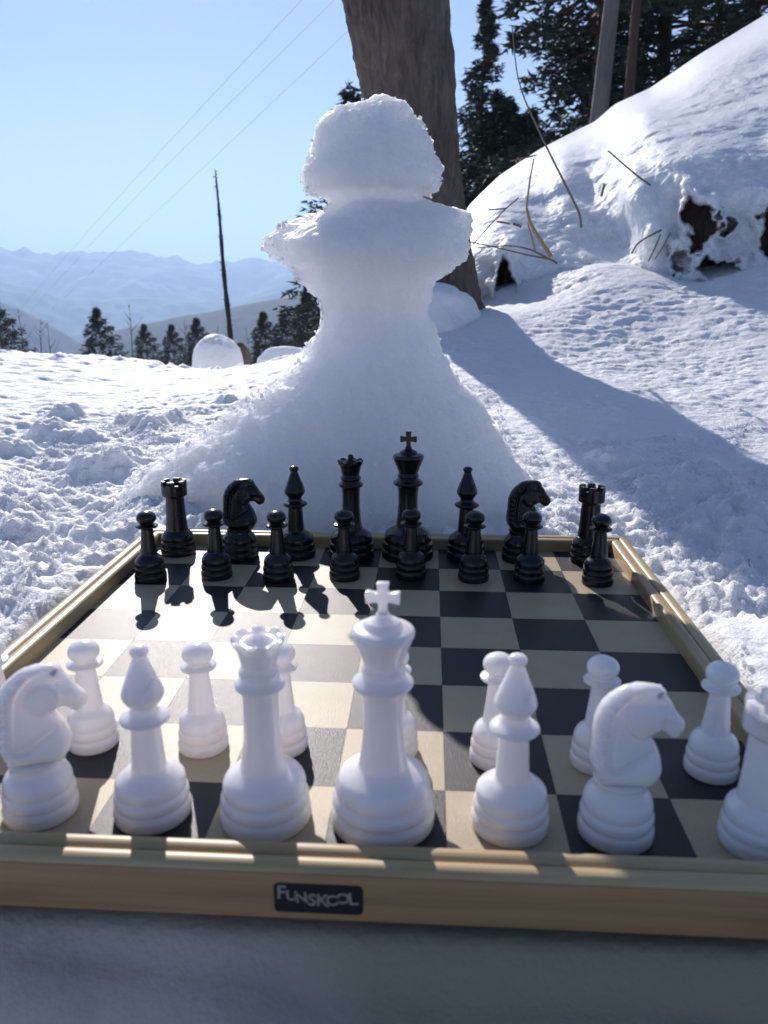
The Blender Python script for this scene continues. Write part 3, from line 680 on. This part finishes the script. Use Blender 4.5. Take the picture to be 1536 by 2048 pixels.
# ------------------------------------------------------------------ snow bank on the right (relief over distance)
bc = []
def b_(x, y, D): bc.append((x, y, D))
for x, y in [(925, 620), (960, 625), (1010, 610), (1080, 590), (1150, 565), (1230, 552), (1300, 556), (1380, 575), (1460, 575), (1540, 540), (1640, 510), (1800, 500)]: b_(x, y, 43.5)
for x, y in [(925, 430), (1000, 360), (1080, 298), (1150, 262), (1230, 208), (1300, 178), (1400, 105), (1536, 28), (1650, -40), (1800, -120)]: b_(x, y, 60+min(.055*(x-925), 16))
for x, y, D in [(935, 520, 46), (960, 480, 47.5), (1000, 420, 52), (1010, 560, 44.5), (1060, 520, 45.5), (1090, 430, 52), (1120, 520, 45), (1150, 450, 49), (1180, 380, 54), (1225, 320, 55), (1200, 500, 47.5), (1250, 480, 48.5),
                (1150, 540, 44.5), (1250, 540, 45), (1265, 400, 46.5), (1285, 350, 47.8), (1290, 480, 45), (1290, 230, 61), (1285, 290, 52.5), (1350, 400, 45.2), (1340, 500, 45.2), (1400, 220, 58), (1400, 290, 48.5), (1450, 330, 45.5), (1500, 420, 44.3), (1450, 450, 45), (1450, 530, 44.5),
                (1536, 160, 61), (1536, 230, 53), (1536, 300, 47.5), (1536, 400, 44.3), (1536, 500, 44.5), (1650, 300, 45), (1650, 450, 44), (1130, 330, 57), (1400, 160, 67), (1530, 90, 69)]: b_(x, y, D)
bc = np.array(bc, float)
def _t2(a, b):
    r2 = ((a[:, None]-b[None])**2).sum(-1)/1e4; return .5*r2*np.log(r2+1e-9)
nb_ = len(bc); A = np.zeros((nb_+3, nb_+3)); A[:nb_, :nb_] = _t2(bc[:, :2], bc[:, :2])+np.eye(nb_)*.05
A[:nb_, nb_] = 1; A[:nb_, nb_+1:] = bc[:, :2]/100; A[nb_:, :nb_] = A[:nb_, nb_:].T
Wb = np.linalg.solve(A, np.concatenate([bc[:, 2], [0, 0, 0]]))
bx_ = np.linspace(918, 1800, 520)
ridge = np.interp(bx_, [918, 925, 932, 950, 1000, 1080, 1150, 1190, 1230, 1300, 1400, 1536, 1650, 1800], [470, 440, 418, 398, 350, 298, 262, 243, 208, 176, 108, 26, -40, -120])
ridge = sm(ridge, 4); foot = np.interp(bx_, [918, 960, 1080, 1230, 1380, 1460, 1540, 1800], [640, 645, 620, 590, 615, 615, 580, 540])
nv = 420; tt = np.linspace(0, 1, nv)[:, None]
PXg = bx_[None]+0*tt; PYg = foot[None]+(ridge-foot)[None]*tt
D = (_t2(np.stack([PXg.ravel(), PYg.ravel()], -1), bc[:, :2])@Wb[:nb_]+Wb[nb_]+np.stack([PXg.ravel(), PYg.ravel()], -1)/100@Wb[nb_+1:]).reshape(PXg.shape)
D = np.maximum(D, 42.5)
D = D+6*sstep(.86, 1.0, tt)**2                          # rolls back at the crest
# dents where roots show, hanging lobes
_wx = 26*fbm(PXg/55, PYg/55, 1.3, 3); _wy = 26*fbm(PXg/55, PYg/55, 7.3, 3)
def dent(x, y, rx, ry, dp):
    v = np.abs((PXg+_wx-x)/rx)**2.4+np.abs((PYg+_wy-y)/ry)**2.4
    return dp*sstep(1.4, .6, v)-.28*dp*np.exp(-((np.sqrt(v)-1.45)/.38)**2)
D = D+dent(1398, 450, 30, 50, 4.5)+dent(1440, 545, 50, 20, 3.2)+dent(1545, 480, 28, 70, 4.5)+dent(1002, 560, 20, 46, 4)+dent(1450, 455, 16, 14, 1.6)+dent(1370, 520, 14, 16, 1.5)
D = D-1.6*np.exp(-(((PXg-1285-.25*(PYg-430))/34)**2+((PYg-430)/110)**2)**2)+2.0*sstep(1215, 1255, PXg+_wx*.6-.22*(PYg-430))*0
dirs = fwd[None, None]+right*((PXg-768)/F)[..., None]+down*((PYg-1024)/F)[..., None]
P = CC+dirs*(D/np.hypot(dirs[..., 0], dirs[..., 1]))[..., None]
nn = .75*fbm(P[..., 0]*.30, P[..., 1]*.2, P[..., 2]*.30, 3)
streak = .12*fbm(P[..., 0]*1.1+P[..., 2]*.6, P[..., 1]*.5, P[..., 2]*.6-P[..., 0]*.35, 3)
crk = .20*billow(P[..., 0]*1.0, P[..., 1]*1.0, P[..., 2]*1.0, 3)*sstep(.8, .3, tt)
fineb = .08*fbm(P[..., 0]*3.5, P[..., 1]*3.5, P[..., 2]*3.5, 3)
w1 = sstep(1.02, .8, tt)
puff = -.75*np.abs(pn(P[..., 0]*.24+3, P[..., 1]*.10, P[..., 2]*.24))-.35*np.abs(pn(P[..., 0]*.6, P[..., 1]*.3, P[..., 2]*.6+5))+.3
off = (nn+puff+streak+crk+fineb)*w1*(sstep(0, .1, tt))
P = P+(dirs/np.linalg.norm(dirs, axis=-1)[..., None])*off[..., None]
# the back of the bank
back = []
top_row = P[-1]
for k in range(1, 30):
    g_ = top_row.copy(); h_ = dirs[-1].copy(); h_[:, 2] = 0; h_ /= np.linalg.norm(h_, axis=1)[:, None]
    g_ = g_+h_*(k*1.1); g_[:, 2] -= .022*(k*1.1)**1.75
    back.append(g_)
P = np.concatenate([P, np.array(back)])
o = link('snow_bank', np_mesh('snow_bank', P.reshape(-1, 3)*U, grid_faces(P.shape[0], P.shape[1]), M_bank))
tag(o, 'high bank of deep snow with hanging lobes on the right', 'snow bank')
# dark root wood behind the holes
def root(px, py, D, r, h, label, seed):
    c = at_d(px, py, D); n1, n2 = 60, 60
    z_ = np.linspace(-h*.75, h*.6, n1)[:, None]; th_ = (np.arange(n2)*2*math.pi/n2)[None]
    rr_ = r*(1+.35*(1-(z_+h*.75)/(h*1.35)))
    X = rr_*np.cos(th_)+.25*z_*0; Y_ = rr_*.6*np.sin(th_); q = 1+.22*fbm(np.cos(th_)*2+seed, np.sin(th_)*2, z_*.35, 3)+.06*fbm(np.cos(th_)*7+seed, np.sin(th_)*7, z_*.6, 2)
    V = np.stack([X*q, Y_*q, z_+0*X], -1); V = np.concatenate([V, (V[-1:]*.4+np.array([0, 0, h*.62*.6])), V[-1:]*.02+np.array([0, 0, h*.62])])
    o = link('tree_stump', np_mesh('tree_stump', V.reshape(-1, 3)*U, grid_faces(n1+2, n2, True), M_root)); o.location = c*U
    tag(o, label, 'stump')
root(1405, 480, 48.0, 2.0, 5.6, 'dark brown stump showing through the hole in the snow bank', 1)
root(1550, 480, 47.6, 1.5, 5, 'dark stump at the right edge under the snow bank', 5)
root(1000, 570, 48.2, .9, 3.2, 'dark stump under the left end of the snow bank beside the tree', 8)

# ------------------------------------------------------------------ dry stems by the bank
def stem(pxs, D, wpx, m, label, group=None, D2=None):
    n = len(pxs); P = np.array([at_d(x, y, D+((D2 or D)-D)*i/(n-1)) for i, (x, y) in enumerate(pxs)])
    t = np.linspace(0, n-1, n*5); Q = np.stack([np.interp(t, np.arange(n), P[:, i]) for i in range(3)], -1)
    for _ in range(4): Q[1:-1] = .5*Q[1:-1]+.25*Q[:-2]+.25*Q[2:]
    wv = np.linspace(*wpx, len(Q))*D/F/2
    V, Fq = tube(Q*U, wv*U, 6); o = link('dry_stem', np_mesh('dry_stem', V, Fq, m)); tag(o, label, 'dry stem', group)
c6 = lambda *p: [(850+x/2.239, y/2.239) for x, y in p]
GS = 'dry plant stems poking out of the snow'
stem(c6((700, 1020), (695, 960), (650, 870), (600, 770), (540, 650), (470, 500), (440, 430), (410, 330), (390, 120)), 34, (5, 2), M_dry2, 'longest dry stem arching up against the sky right of the tree', GS)
stem(c6((565, 1150), (520, 1080), (470, 1000), (455, 930)), 34, (9, 5), M_dry, 'thick yellow dry stem at the foot of the bank', GS)
stem(c6((455, 930), (470, 800), (488, 710)), 34, (4, 3), M_dry, 'upright thin stem rising from the thick yellow stem', GS)
stem(c6((495, 1130), (478, 1060), (460, 1000)), 34.2, (4, 3), M_dry, 'short stem crossing the thick yellow stem', GS)
stem(c6((380, 722), (440, 708), (500, 695)), 34, (3, 3), M_dry2, 'short twig hooked over the upright stem', GS)
stem(c6((592, 1180), (560, 1160), (470, 1145), (350, 1115), (190, 1080)), 34.2, (5, 2), M_dry2, 'long low twig lying towards the tree trunk', GS)
stem(c6((560, 1162), (470, 1115), (380, 1098), (235, 1110)), 34.4, (4, 2), M_dry2, 'low twig just above the longest lying one', GS)
stem(c6((215, 1095), (290, 1010), (360, 935), (420, 885)), 36, (2, 3), M_dry2, 'thin slanting twig near the tree trunk', GS)
stem(c6((285, 940), (320, 938), (362, 933)), 36, (3, 3), M_dry2, 'short level twig crossing the slanting one', GS)
stem(c6((322, 993), (350, 996), (380, 1002)), 36, (4, 4), M_dry2, 'short dark twig lying on the bank, left piece', GS)
stem(c6((395, 1003), (412, 1008), (432, 1016)), 36, (5, 5), M_dry2, 'short dark twig lying on the bank, right piece', GS)
stem(c6((790, 880), (797, 848), (805, 822)), 48, (5, 5), M_dry2, 'small twig stub sticking out high on the bank', GS)
stem(c6((820, 675), (900, 745), (960, 795), (1010, 830)), 43, (3, 4), M_dry2, 'thin twig slanting down before the big snow lobe', GS)
stem(c6((925, 1135), (950, 1090), (1000, 1058), (1060, 1030)), 43, (3, 4), M_dry2, 'curved twig by the foot of the big snow lobe', GS)
stem(c6((1000, 1170), (1030, 1110), (1055, 1050)), 43, (3, 3), M_dry2, 'upright grass blade left of the stump hole', GS)
stem(c6((1030, 1160), (1070, 1100), (1100, 1040)), 43, (2, 3), M_dry2, 'leaning grass blade beside the stump hole', GS)

# ------------------------------------------------------------------ the slope beyond (metres)
CM = CC*U
def far_pt(x, y, dist): return CM+ray(x, y)*(dist/math.hypot(*ray(x, y)[:2]))
r_ = np.concatenate([np.linspace(2.2, 20, 60), np.geomspace(20.5, 700, 90)]); az = np.radians(np.linspace(-75, 75, 260))
Rg, Ag = np.meshgrid(r_, az, indexing='ij')
Xg = CM[0]+Rg*np.sin(Ag); Yg = CM[1]+Rg*np.cos(Ag)
lfm = sstep(math.radians(6), math.radians(-3), Ag)
zl = -.09*Rg-.25-.0009*np.maximum(Rg-60, 0)**1.6
zr = -.02*Rg-.15+.09*Rg*sstep(math.radians(12), math.radians(40), Ag)
Zg = CM[2]+zl*lfm+zr*(1-lfm)+.02*Rg*fbm(Xg*.04, Yg*.04, 1.1, 3)*sstep(4, 30, Rg)-.4*sstep(5, 2.2, Rg)
tag(link('snowy_hillside', np_mesh('snowy_hillside', np.stack([Xg, Yg, Zg], -1).reshape(-1, 3), grid_faces(len(r_), len(az)), M_far)), kind='structure')

# ridges: real hill masses with spurs
def hill_mat(name, c1, c2, sc):
    m = mat(name, c1, .95); n = noise_tex(m, sc, 6, .6); L(m, ramp(m, n.outputs[0], [(.4, c2), (.62, c1)]), 'Base Color'); return m
M_hill = hill_mat('forested_hill', (.008, .016, .016), (.004, .009, .010), .02)
M_mtn = hill_mat('mountain_slope', (.10, .11, .09), (.05, .06, .05), .0012)
def ridge_range(name, prof, dist, depth, m, seed, rough, base=-900):
    xs = np.linspace(-900, 2300, 420); py = np.interp(xs, [p[0] for p in prof], [p[1] for p in prof])
    vz = np.linspace(0, 1, 90)[:, None]
    dirx = fwd[None]+right[None]*((xs-768)/F)[:, None]; az_ = np.arctan2(dirx[:, 0], dirx[:, 1])
    tops = np.array([far_pt(x, y, dist)[2] for x, y in zip(xs, py)])
    Rr = dist-depth*(1-vz)**.9+0*az_[None]
    X = CM[0]+Rr*np.sin(az_)[None]; Y_ = CM[1]+Rr*np.cos(az_)[None]
    Z_ = base+(tops-base)[None]*(vz**.8)
    sp = fbm(X/depth*3.2+seed, Y_/depth*1.2, seed, 5)
    Z_ = Z_+rough*sp*sstep(0, .25, vz)*(1-.75*vz)+rough*.10*fbm(X/depth*22, Y_/depth*22, seed, 3)
    bk = Z_[-1:]-np.array([[200.0]]); Xb = CM[0]+(dist+depth*.5)*np.sin(az_)[None]; Yb = CM[1]+(dist+depth*.5)*np.cos(az_)[None]
    X = np.concatenate([X, Xb]); Y_ = np.concatenate([Y_, Yb]); Z_ = np.concatenate([Z_, bk])
    tag(link(name, np_mesh(name, np.stack([X, Y_, Z_], -1).reshape(-1, 3), grid_faces(X.shape[0], X.shape[1]), m)), kind='structure')
ridge_range('far_mountains', [(-900, 470), (-300, 505), (0, 502), (30, 498), (75, 504), (110, 497), (175, 497), (235, 505), (275, 503), (310, 496), (350, 506), (400, 517), (450, 526), (500, 524), (560, 520), (700, 505), (900, 500), (1300, 480), (2300, 520)], 6500, 2300, M_mtn, 3.1, 260)
ridge_range('middle_mountains', [(-900, 560), (-100, 545), (0, 548), (60, 560), (160, 590), (300, 600), (420, 598), (520, 590), (580, 570), (640, 552), (800, 530), (1300, 500), (2300, 500)], 4600, 1600, M_mtn, 7.7, 120)
ridge_range('dark_hill', [(-900, 760), (0, 740), (180, 700), (235, 665), (300, 652), (400, 632), (470, 620), (560, 600), (620, 590), (800, 560), (1300, 500), (2300, 480)], 1500, 650, M_hill, 1.7, 15, -300)
ridge_range('left_hill', [(-900, 500), (-300, 545), (-60, 575), (0, 583), (60, 602), (130, 640), (200, 685), (300, 740), (600, 820), (2300, 900)], 2200, 900, M_hill, 5.2, 40, -700)
# valley floor out to the horizon
gxv = np.linspace(-16000, 16000, 60); gyv = np.linspace(-3000, 24000, 60); Yv, Xv = np.meshgrid(gyv, gxv, indexing='ij')
tag(link('valley_floor', np_mesh('valley_floor', np.stack([Xv, Yv, -700+60*fbm(Xv*.0004, Yv*.0004, 1, 3)], -1).reshape(-1, 3), grid_faces(60, 60), M_hill)), kind='structure')

# ------------------------------------------------------------------ conifers
def conifer(h, spread, n_br, seed, droop=.35, dens=1.0, trunk_r=None, tuft=.16, start=.08, shape=1.0, clump=0):
    r = np.random.default_rng(seed); tr_ = trunk_r or h*.014
    z = np.linspace(0, h, 14); wob = np.stack([.01*h*np.sin(z/h*3+seed), .01*h*np.cos(z/h*2.3+seed), z], -1); wob[0, :2] *= 0
    trunk = tube(wob, tr_*(1-z/h*.93), 10)
    br, tf, sn = [], [], []
    for i in range(n_br):
        f = start+(1-start)*((i+r.random())/n_br)**.9
        L_ = spread*(max(1-f, .02)**.75*shape+.03)*r.uniform(.55, 1.12)
        if clump: L_ *= .75+.5*abs(math.sin(f*clump+seed))
        a_ = r.uniform(0, 2*math.pi); up = .25*(f-.35)
        n = max(4, int(L_/tuft*.9)); s_ = np.linspace(0, 1, n)
        hx = np.stack([np.cos(a_)*L_*s_, np.sin(a_)*L_*s_, L_*(up*s_-droop*s_**2+.10*s_**4)], -1)
        p0 = np.array([np.interp(f*h, z, wob[:, 0]), np.interp(f*h, z, wob[:, 1]), f*h])
        path = p0+hx
        if len(br) < 400 and L_ > tuft*2: br.append(tube(path[::max(1, n//4)] if n >= 8 else path, np.linspace(tr_*.22, tr_*.04, len(path[::max(1, n//4)] if n >= 8 else path)), 3))
        # side twigs with tufts
        m_ = int(n*6.5*dens)
        t_ = r.uniform(.12, 1, m_)**.8
        base = np.stack([np.interp(t_, s_, path[:, k]) for k in range(3)], -1)
        wside = (1-t_*.75)*L_*.30*r.uniform(-1, 1, m_)
        side = np.stack([-np.sin(a_)*wside, np.cos(a_)*wside, -np.abs(wside)*.18+r.normal(0, tuft*.5, m_)], -1)
        tf.append(base+side+np.stack([np.cos(a_)*np.abs(wside)*.6, np.sin(a_)*np.abs(wside)*.6, 0*t_], -1))
    T = np.concatenate(tf); n = len(T)
    # each tuft: three narrow blades
    d = r.normal(size=(n, 3, 3)); d[..., 2] *= .45; out = T-np.array([0, 0, 0]); hd = np.stack([T[:, 0], T[:, 1], 0*T[:, 0]-.15*np.hypot(T[:, 0], T[:, 1])], -1)
    hd /= np.linalg.norm(hd, axis=1)[:, None]+1e-9; d = d*.75+hd[:, None]*.9; d /= np.linalg.norm(d, axis=-1)[..., None]
    ln = tuft*r.uniform(.6, 1.35, (n, 3, 1)); sdv = np.cross(d, r.normal(size=(n, 3, 3))); sdv /= np.linalg.norm(sdv, axis=-1)[..., None]
    a0 = T[:, None]+sdv*ln*.16; a1 = T[:, None]-sdv*ln*.16; a2 = T[:, None]+d*ln-sdv*ln*.03; 
    V = np.stack([a0, a1, a2], 2).reshape(-1, 3); Fq = np.arange(len(V)).reshape(-1, 3)
    up = T[r.random(n) < .13]
    k = len(up); q = r.normal(size=(k, 3, 3))*tuft*.28; q[..., 2] *= .35; Vs = (up[:, None]+q+np.array([0, 0, tuft*.1])).reshape(-1, 3)
    return trunk, join(br) if br else None, (V, Fq), (Vs, np.arange(len(Vs)).reshape(-1, 3))
def place_tree(name, px, py_base, dist, dat, needle, barkm, label, cat, group, snow=True, tops=None, rz=0):
    e = empty(name, far_pt(px, py_base, dist), rz); tag(e, label, cat, group)
    tk, br, cr, sn = dat
    key = id(dat)
    if key not in CACHE:
        CACHE[key] = [('trunk', np_mesh('trunk', *tk, barkm)), ('branches', np_mesh('branches', *br, barkm)), ('crown', np_mesh('crown', *cr, needle, False))]
        if snow: CACHE[key].append(('snow_load', np_mesh('snow_load', *sn, M_crumb, False)))
    for nm, me in CACHE[key]:
        o = link(nm, me, e)
        if nm in ('branches', 'snow_load'): o['kind'] = 'stuff'
    return e
CACHE = {}
def hpx(y0, y1, dist): return far_pt(768, y1, dist)[2]-far_pt(768, y0, dist)[2]
GT = 'conifers standing behind the snow bank'
# fir right of the leaning trunk, spire at (948, 5)
d = 22; dat = conifer(hpx(640, 5, d)*1.02, 1.45, 150, 11, .28, 1.1, tuft=.15, shape=1.0)
place_tree('fir_tree', 948, 640, d, dat, M_needle2, M_bark2, 'slender fir with a pointed spire just right of the leaning trunk', 'tree', GT)
d = 17; big = conifer(15, 2.6, 230, 5, .30, 1.25, tuft=.17, shape=1.0, clump=24)
place_tree('cedar_tree', 1175, 640, d, big, M_needle, M_bark2, 'tallest dark cedar behind the bank, its top out of frame', 'tree', GT)
place_tree('cedar_tree', 1290, 640, 19, big, M_needle, M_bark2, 'dark cedar filling the gap behind the red brown trunk', 'tree', GT, rz=2)
d = 24; dat2 = conifer(hpx(640, 60, d), 2.4, 170, 21, .3, 1.2, tuft=.18, clump=18)
place_tree('cedar_tree', 1395, 640, d, dat2, M_needle, M_bark2, 'cedar with a ragged top above the middle of the bank', 'tree', GT)
d = 30; dat3 = conifer(hpx(640, 10, d), 2.0, 150, 22, .25, 1.1, tuft=.2)
place_tree('fir_tree', 1345, 640, d, dat3, M_needle2, M_bark2, 'far thin fir whose spire rises between the cedars', 'tree', GT)
place_tree('fir_tree', 1432, 655, d, dat3, M_needle2, M_bark2, 'far thin fir with its spire left of the right edge trees', 'tree', GT, rz=1.3)
d = 16; place_tree('cedar_tree', 1545, 600, d, big, M_needle, M_bark2, 'dark cedar at the right edge above the bank', 'tree', GT, rz=4)
d = 20; dat4 = conifer(hpx(640, 235, d), 2.0, 140, 31, .3, 1.3, tuft=.16, shape=1.2)
place_tree('cedar_tree', 1035, 640, d, dat4, M_needle, M_bark2, 'low bushy cedar between the slender fir and the tallest cedar', 'tree', GT)
place_tree('cedar_tree', 985, 650, 18, dat4, M_needle, M_bark2, 'low dark cedar beside the foot of the slender fir', 'tree', GT, rz=2.2)
d = 15; dat5 = conifer(hpx(760, 182, d), 1.55, 150, 41, .22, .55, tuft=.13, clump=14)
place_tree('cedar_tree', 712, 760, d, dat5, M_needle2, M_bark2, 'cedar half hidden behind the snow pawn', 'tree', GT, snow=False)
# two straight bare trunks before the cedars
def pole_trunk(pts, D, w_, m, label):
    P = np.array([far_pt(x, y, D) for x, y in pts]); rad = np.array(w_)*D/F/2
    V, Fq = tube(P, rad, 16); V = V+(.04*rad.mean()*fbm(V[:, 0]*20, V[:, 1]*20, V[:, 2]*4, 2))[:, None]
    o = link('bare_pine', np_mesh('bare_pine', V, Fq, m)); tag(o, label, 'tree')
pole_trunk([(1178, 420), (1188, 320), (1200, 215), (1212, 110), (1224, 0), (1238, -130), (1260, -330)], 12, (34, 33, 30, 28, 26, 24, 22), M_bark3, 'pale grey bare trunk rising behind the snow bank')
pole_trunk([(1244, 420), (1250, 320), (1258, 195), (1266, 90), (1274, 0), (1284, -130), (1298, -330)], 12.5, (20, 19, 18, 16, 15, 14, 13), M_bark2, 'thin red brown trunk right of the pale grey one')

# ------------------------------------------------------------------ left skyline beyond the crest
GL = 'trees on the rim of the valley at the left'
def small_tree(px, ybot, ytop, dist, spread_px, seed, label, needle=M_needle2, snow=False, **k):
    h = hpx(ybot, ytop, dist); dat = conifer(h, spread_px/F*dist/2*1.35, 70, seed, .2, k.get('dens', .6), tuft=h*.055, shape=k.get('shape', 1.0), start=k.get('start', .05))
    return place_tree(k.get('name', 'pine_tree'), px, ybot, dist, dat, needle, M_bark2, label, 'tree', GL, snow=False)
small_tree(206, 738, 627, 45, 86, 51, 'dark conifer standing alone left of the burnt pole', dens=1.0)
small_tree(350, 738, 660, 60, 52, 52, 'small dark conifer left of the snow dome', dens=.7)
small_tree(400, 738, 642, 52, 80, 53, 'round brownish tree behind the snow dome', needle=M_twiggy, shape=1.25, start=.2)
small_tree(296, 738, 684, 60, 46, 54, 'low bush between the lone conifer and the small conifer', needle=M_twiggy)
small_tree(532, 738, 636, 46, 50, 55, 'bushy dark tree left of the snow pawn', shape=1.2, start=.25)
small_tree(575, 738, 680, 42, 50, 56, 'low brown bush against the snow pawn', needle=M_twiggy, shape=1.2)
small_tree(8, 738, 655, 40, 60, 57, 'dark bush at the left edge of the photo', shape=1.2)
small_tree(625, 738, 585, 30, 80, 58, 'dark tree peeping out left of the snow pawn waist', shape=1.2)
def bare(px, ybot, ytop, dist, seed, label, lean=0, nb=9, name='bare_tree'):
    r = np.random.default_rng(seed); h = hpx(ybot, ytop, dist)
    z = np.linspace(0, h, 8); P = np.stack([lean*z+.01*h*np.sin(z/h*5+seed), 0*z, z], -1); e = empty(name, far_pt(px, ybot, dist)); tag(e, label, 'bare tree', GL)
    V, Fq = tube(P, h*.011*(1-z/h*.85), 6); link('trunk', np_mesh('trunk', V, Fq, M_twiggy), e)
    L_ = []
    for i in range(nb):
        f = r.uniform(.25, .95); a_ = r.uniform(0, 6.28); l_ = h*.28*(1.1-f)*r.uniform(.6, 1.4); s_ = np.linspace(0, 1, 5)
        p0 = np.array([np.interp(f*h, z, P[:, 0]), 0, f*h]); pa = p0+np.stack([np.cos(a_)*l_*s_, np.sin(a_)*l_*s_, l_*(.9*s_+.3*s_**2)], -1)
        L_.append(tube(pa, h*.005*(1-s_*.8), 4))
    link('branches', np_mesh('branches', *join(L_), M_twiggy), e)['kind'] = 'stuff'
bare(268, 738, 612, 44, 61, 'thin bare sapling right of the lone conifer')
bare(18, 738, 620, 38, 62, 'bare leaning tree at the far left edge', -.15, 12)
bare(50, 738, 628, 38, 63, 'second bare tree from the left edge', .02, 12)
bare(82, 738, 645, 40, 64, 'spindly bare tree left of the forked one', .12, 12)
bare(105, 738, 650, 40, 65, 'short bare tree between the left edge and the lone conifer', 0, 10)
bare(375, 738, 640, 46, 66, 'bare sapling beside the round brownish tree', 0, 14)
bare(435, 738, 650, 46, 67, 'bare sapling just left of the burnt pole', .05, 14)
bare(500, 738, 655, 44, 68, 'bare sapling right of the burnt pole', -.05, 14)
# burnt pole: dead conifer stem with stubs
dP = 20; e = empty('dead_tree', far_pt(466, 740, dP)); tag(e, 'tall burnt dead conifer stem like a black pole', 'dead tree')
hh = hpx(740, 345, dP); z = np.linspace(0, hh, 40); P = np.stack([-.040*z+.01*np.sin(z*2), 0*z, z], -1)
V, Fq = tube(P, np.interp(z/hh, [0, .3, .7, .92, 1], [.066, .062, .04, .022, .008])*(1+.12*np.sin(z*9)), 8); link('trunk', np_mesh('trunk', V, Fq, mat('charred_wood', (.025, .022, .022), .9)), e)
L_ = []; r = np.random.default_rng(3)
for i in range(150):
    f = r.uniform(.22, .99); a_ = r.uniform(0, 6.28); l_ = r.uniform(.03, .10)*(1.5-f*.6); p0 = np.array([np.interp(f*hh, z, P[:, 0]), 0, f*hh])
    L_.append(tube(np.array([p0, p0+np.array([math.cos(a_)*l_*.6, math.sin(a_)*l_*.6, -.01]), p0+np.array([math.cos(a_)*l_, math.sin(a_)*l_, -.03+.04*r.random()])]), [.010, .007, .003], 4))
link('branch_stubs', np_mesh('branch_stubs', *join(L_), bpy.data.materials['charred_wood']), e)['kind'] = 'stuff'
# snow dome and snow-capped rock beyond the crest
mound('snow_dome', 436, 735, 88, 2.75, 2.4, 3.6, M_bank, 'rounded snow dome standing just beyond the snow crest', 'snow mound', 2, drop=.3)
mound('brown_rock', 484, 735, 89, 1.0, 1.0, 2.7, M_root, 'brown rock leaning against the right side of the snow dome', 'rock', 4, drop=.3)
mound('snow_covered_log', 575, 722, 85, 3.2, 1.2, 1.5, M_bank, 'low snow-covered log at the crest beside the snow pawn', 'log', 7, drop=.3)
# power lines
GW = 'power lines crossing the sky'
for (pp, lb) in [(((20, 640), (148, 495), (350, 268), (564, 44), (760, -170)), 'highest of the three thin power lines'), (((60, 625), (178, 490), (380, 285), (589, 79), (800, -135)), 'middle of the three thin power lines'),
                 (((105, 615), (240, 495), (430, 310), (638, 119), (860, -95)), 'lowest of the three thin power lines')]:
    Ds = np.array([150, 95, 60, 42, 32]); P = np.array([far_pt(x, y, D_) for (x, y), D_ in zip(pp, Ds)])
    t = np.linspace(0, 4, 60); inv = np.interp(t, np.arange(5), 1/Ds); pxs = np.interp(t, np.arange(5), [p[0] for p in pp]); pys = np.interp(t, np.arange(5), [p[1] for p in pp])
    pys = np.poly1d(np.polyfit(pxs, pys, 3))(pxs)
    P = np.array([far_pt(x, y, 1/i_) for x, y, i_ in zip(pxs, pys, inv)])
    V, Fq = tube(P, np.full(60, .009), 5); o = link('power_line', np_mesh('power_line', V, Fq, M_wire)); tag(o, lb, 'cable', GW)

# ------------------------------------------------------------------ haze
bm = bmesh.new(); bmesh.ops.create_cube(bm, size=1)
bmesh.ops.scale(bm, vec=(40000, 36000, 1960), verts=bm.verts); bmesh.ops.translate(bm, vec=(0, 9000, -60), verts=bm.verts)
mh = bpy.data.materials.new('haze'); mh.use_nodes = True; nt = mh.node_tree; nt.nodes.remove(nt.nodes['Principled BSDF'])
pv = nt.nodes.new('ShaderNodeVolumePrincipled'); pv.inputs['Color'].default_value = (.51, .71, 1, 1); pv.inputs['Density'].default_value = 2.1e-4; pv.inputs['Anisotropy'].default_value = .32
nt.links.new(pv.outputs[0], nt.nodes['Material Output'].inputs['Volume'])
o = link('haze', bm_mesh('haze', bm, mh)); tag(o, kind='stuff')
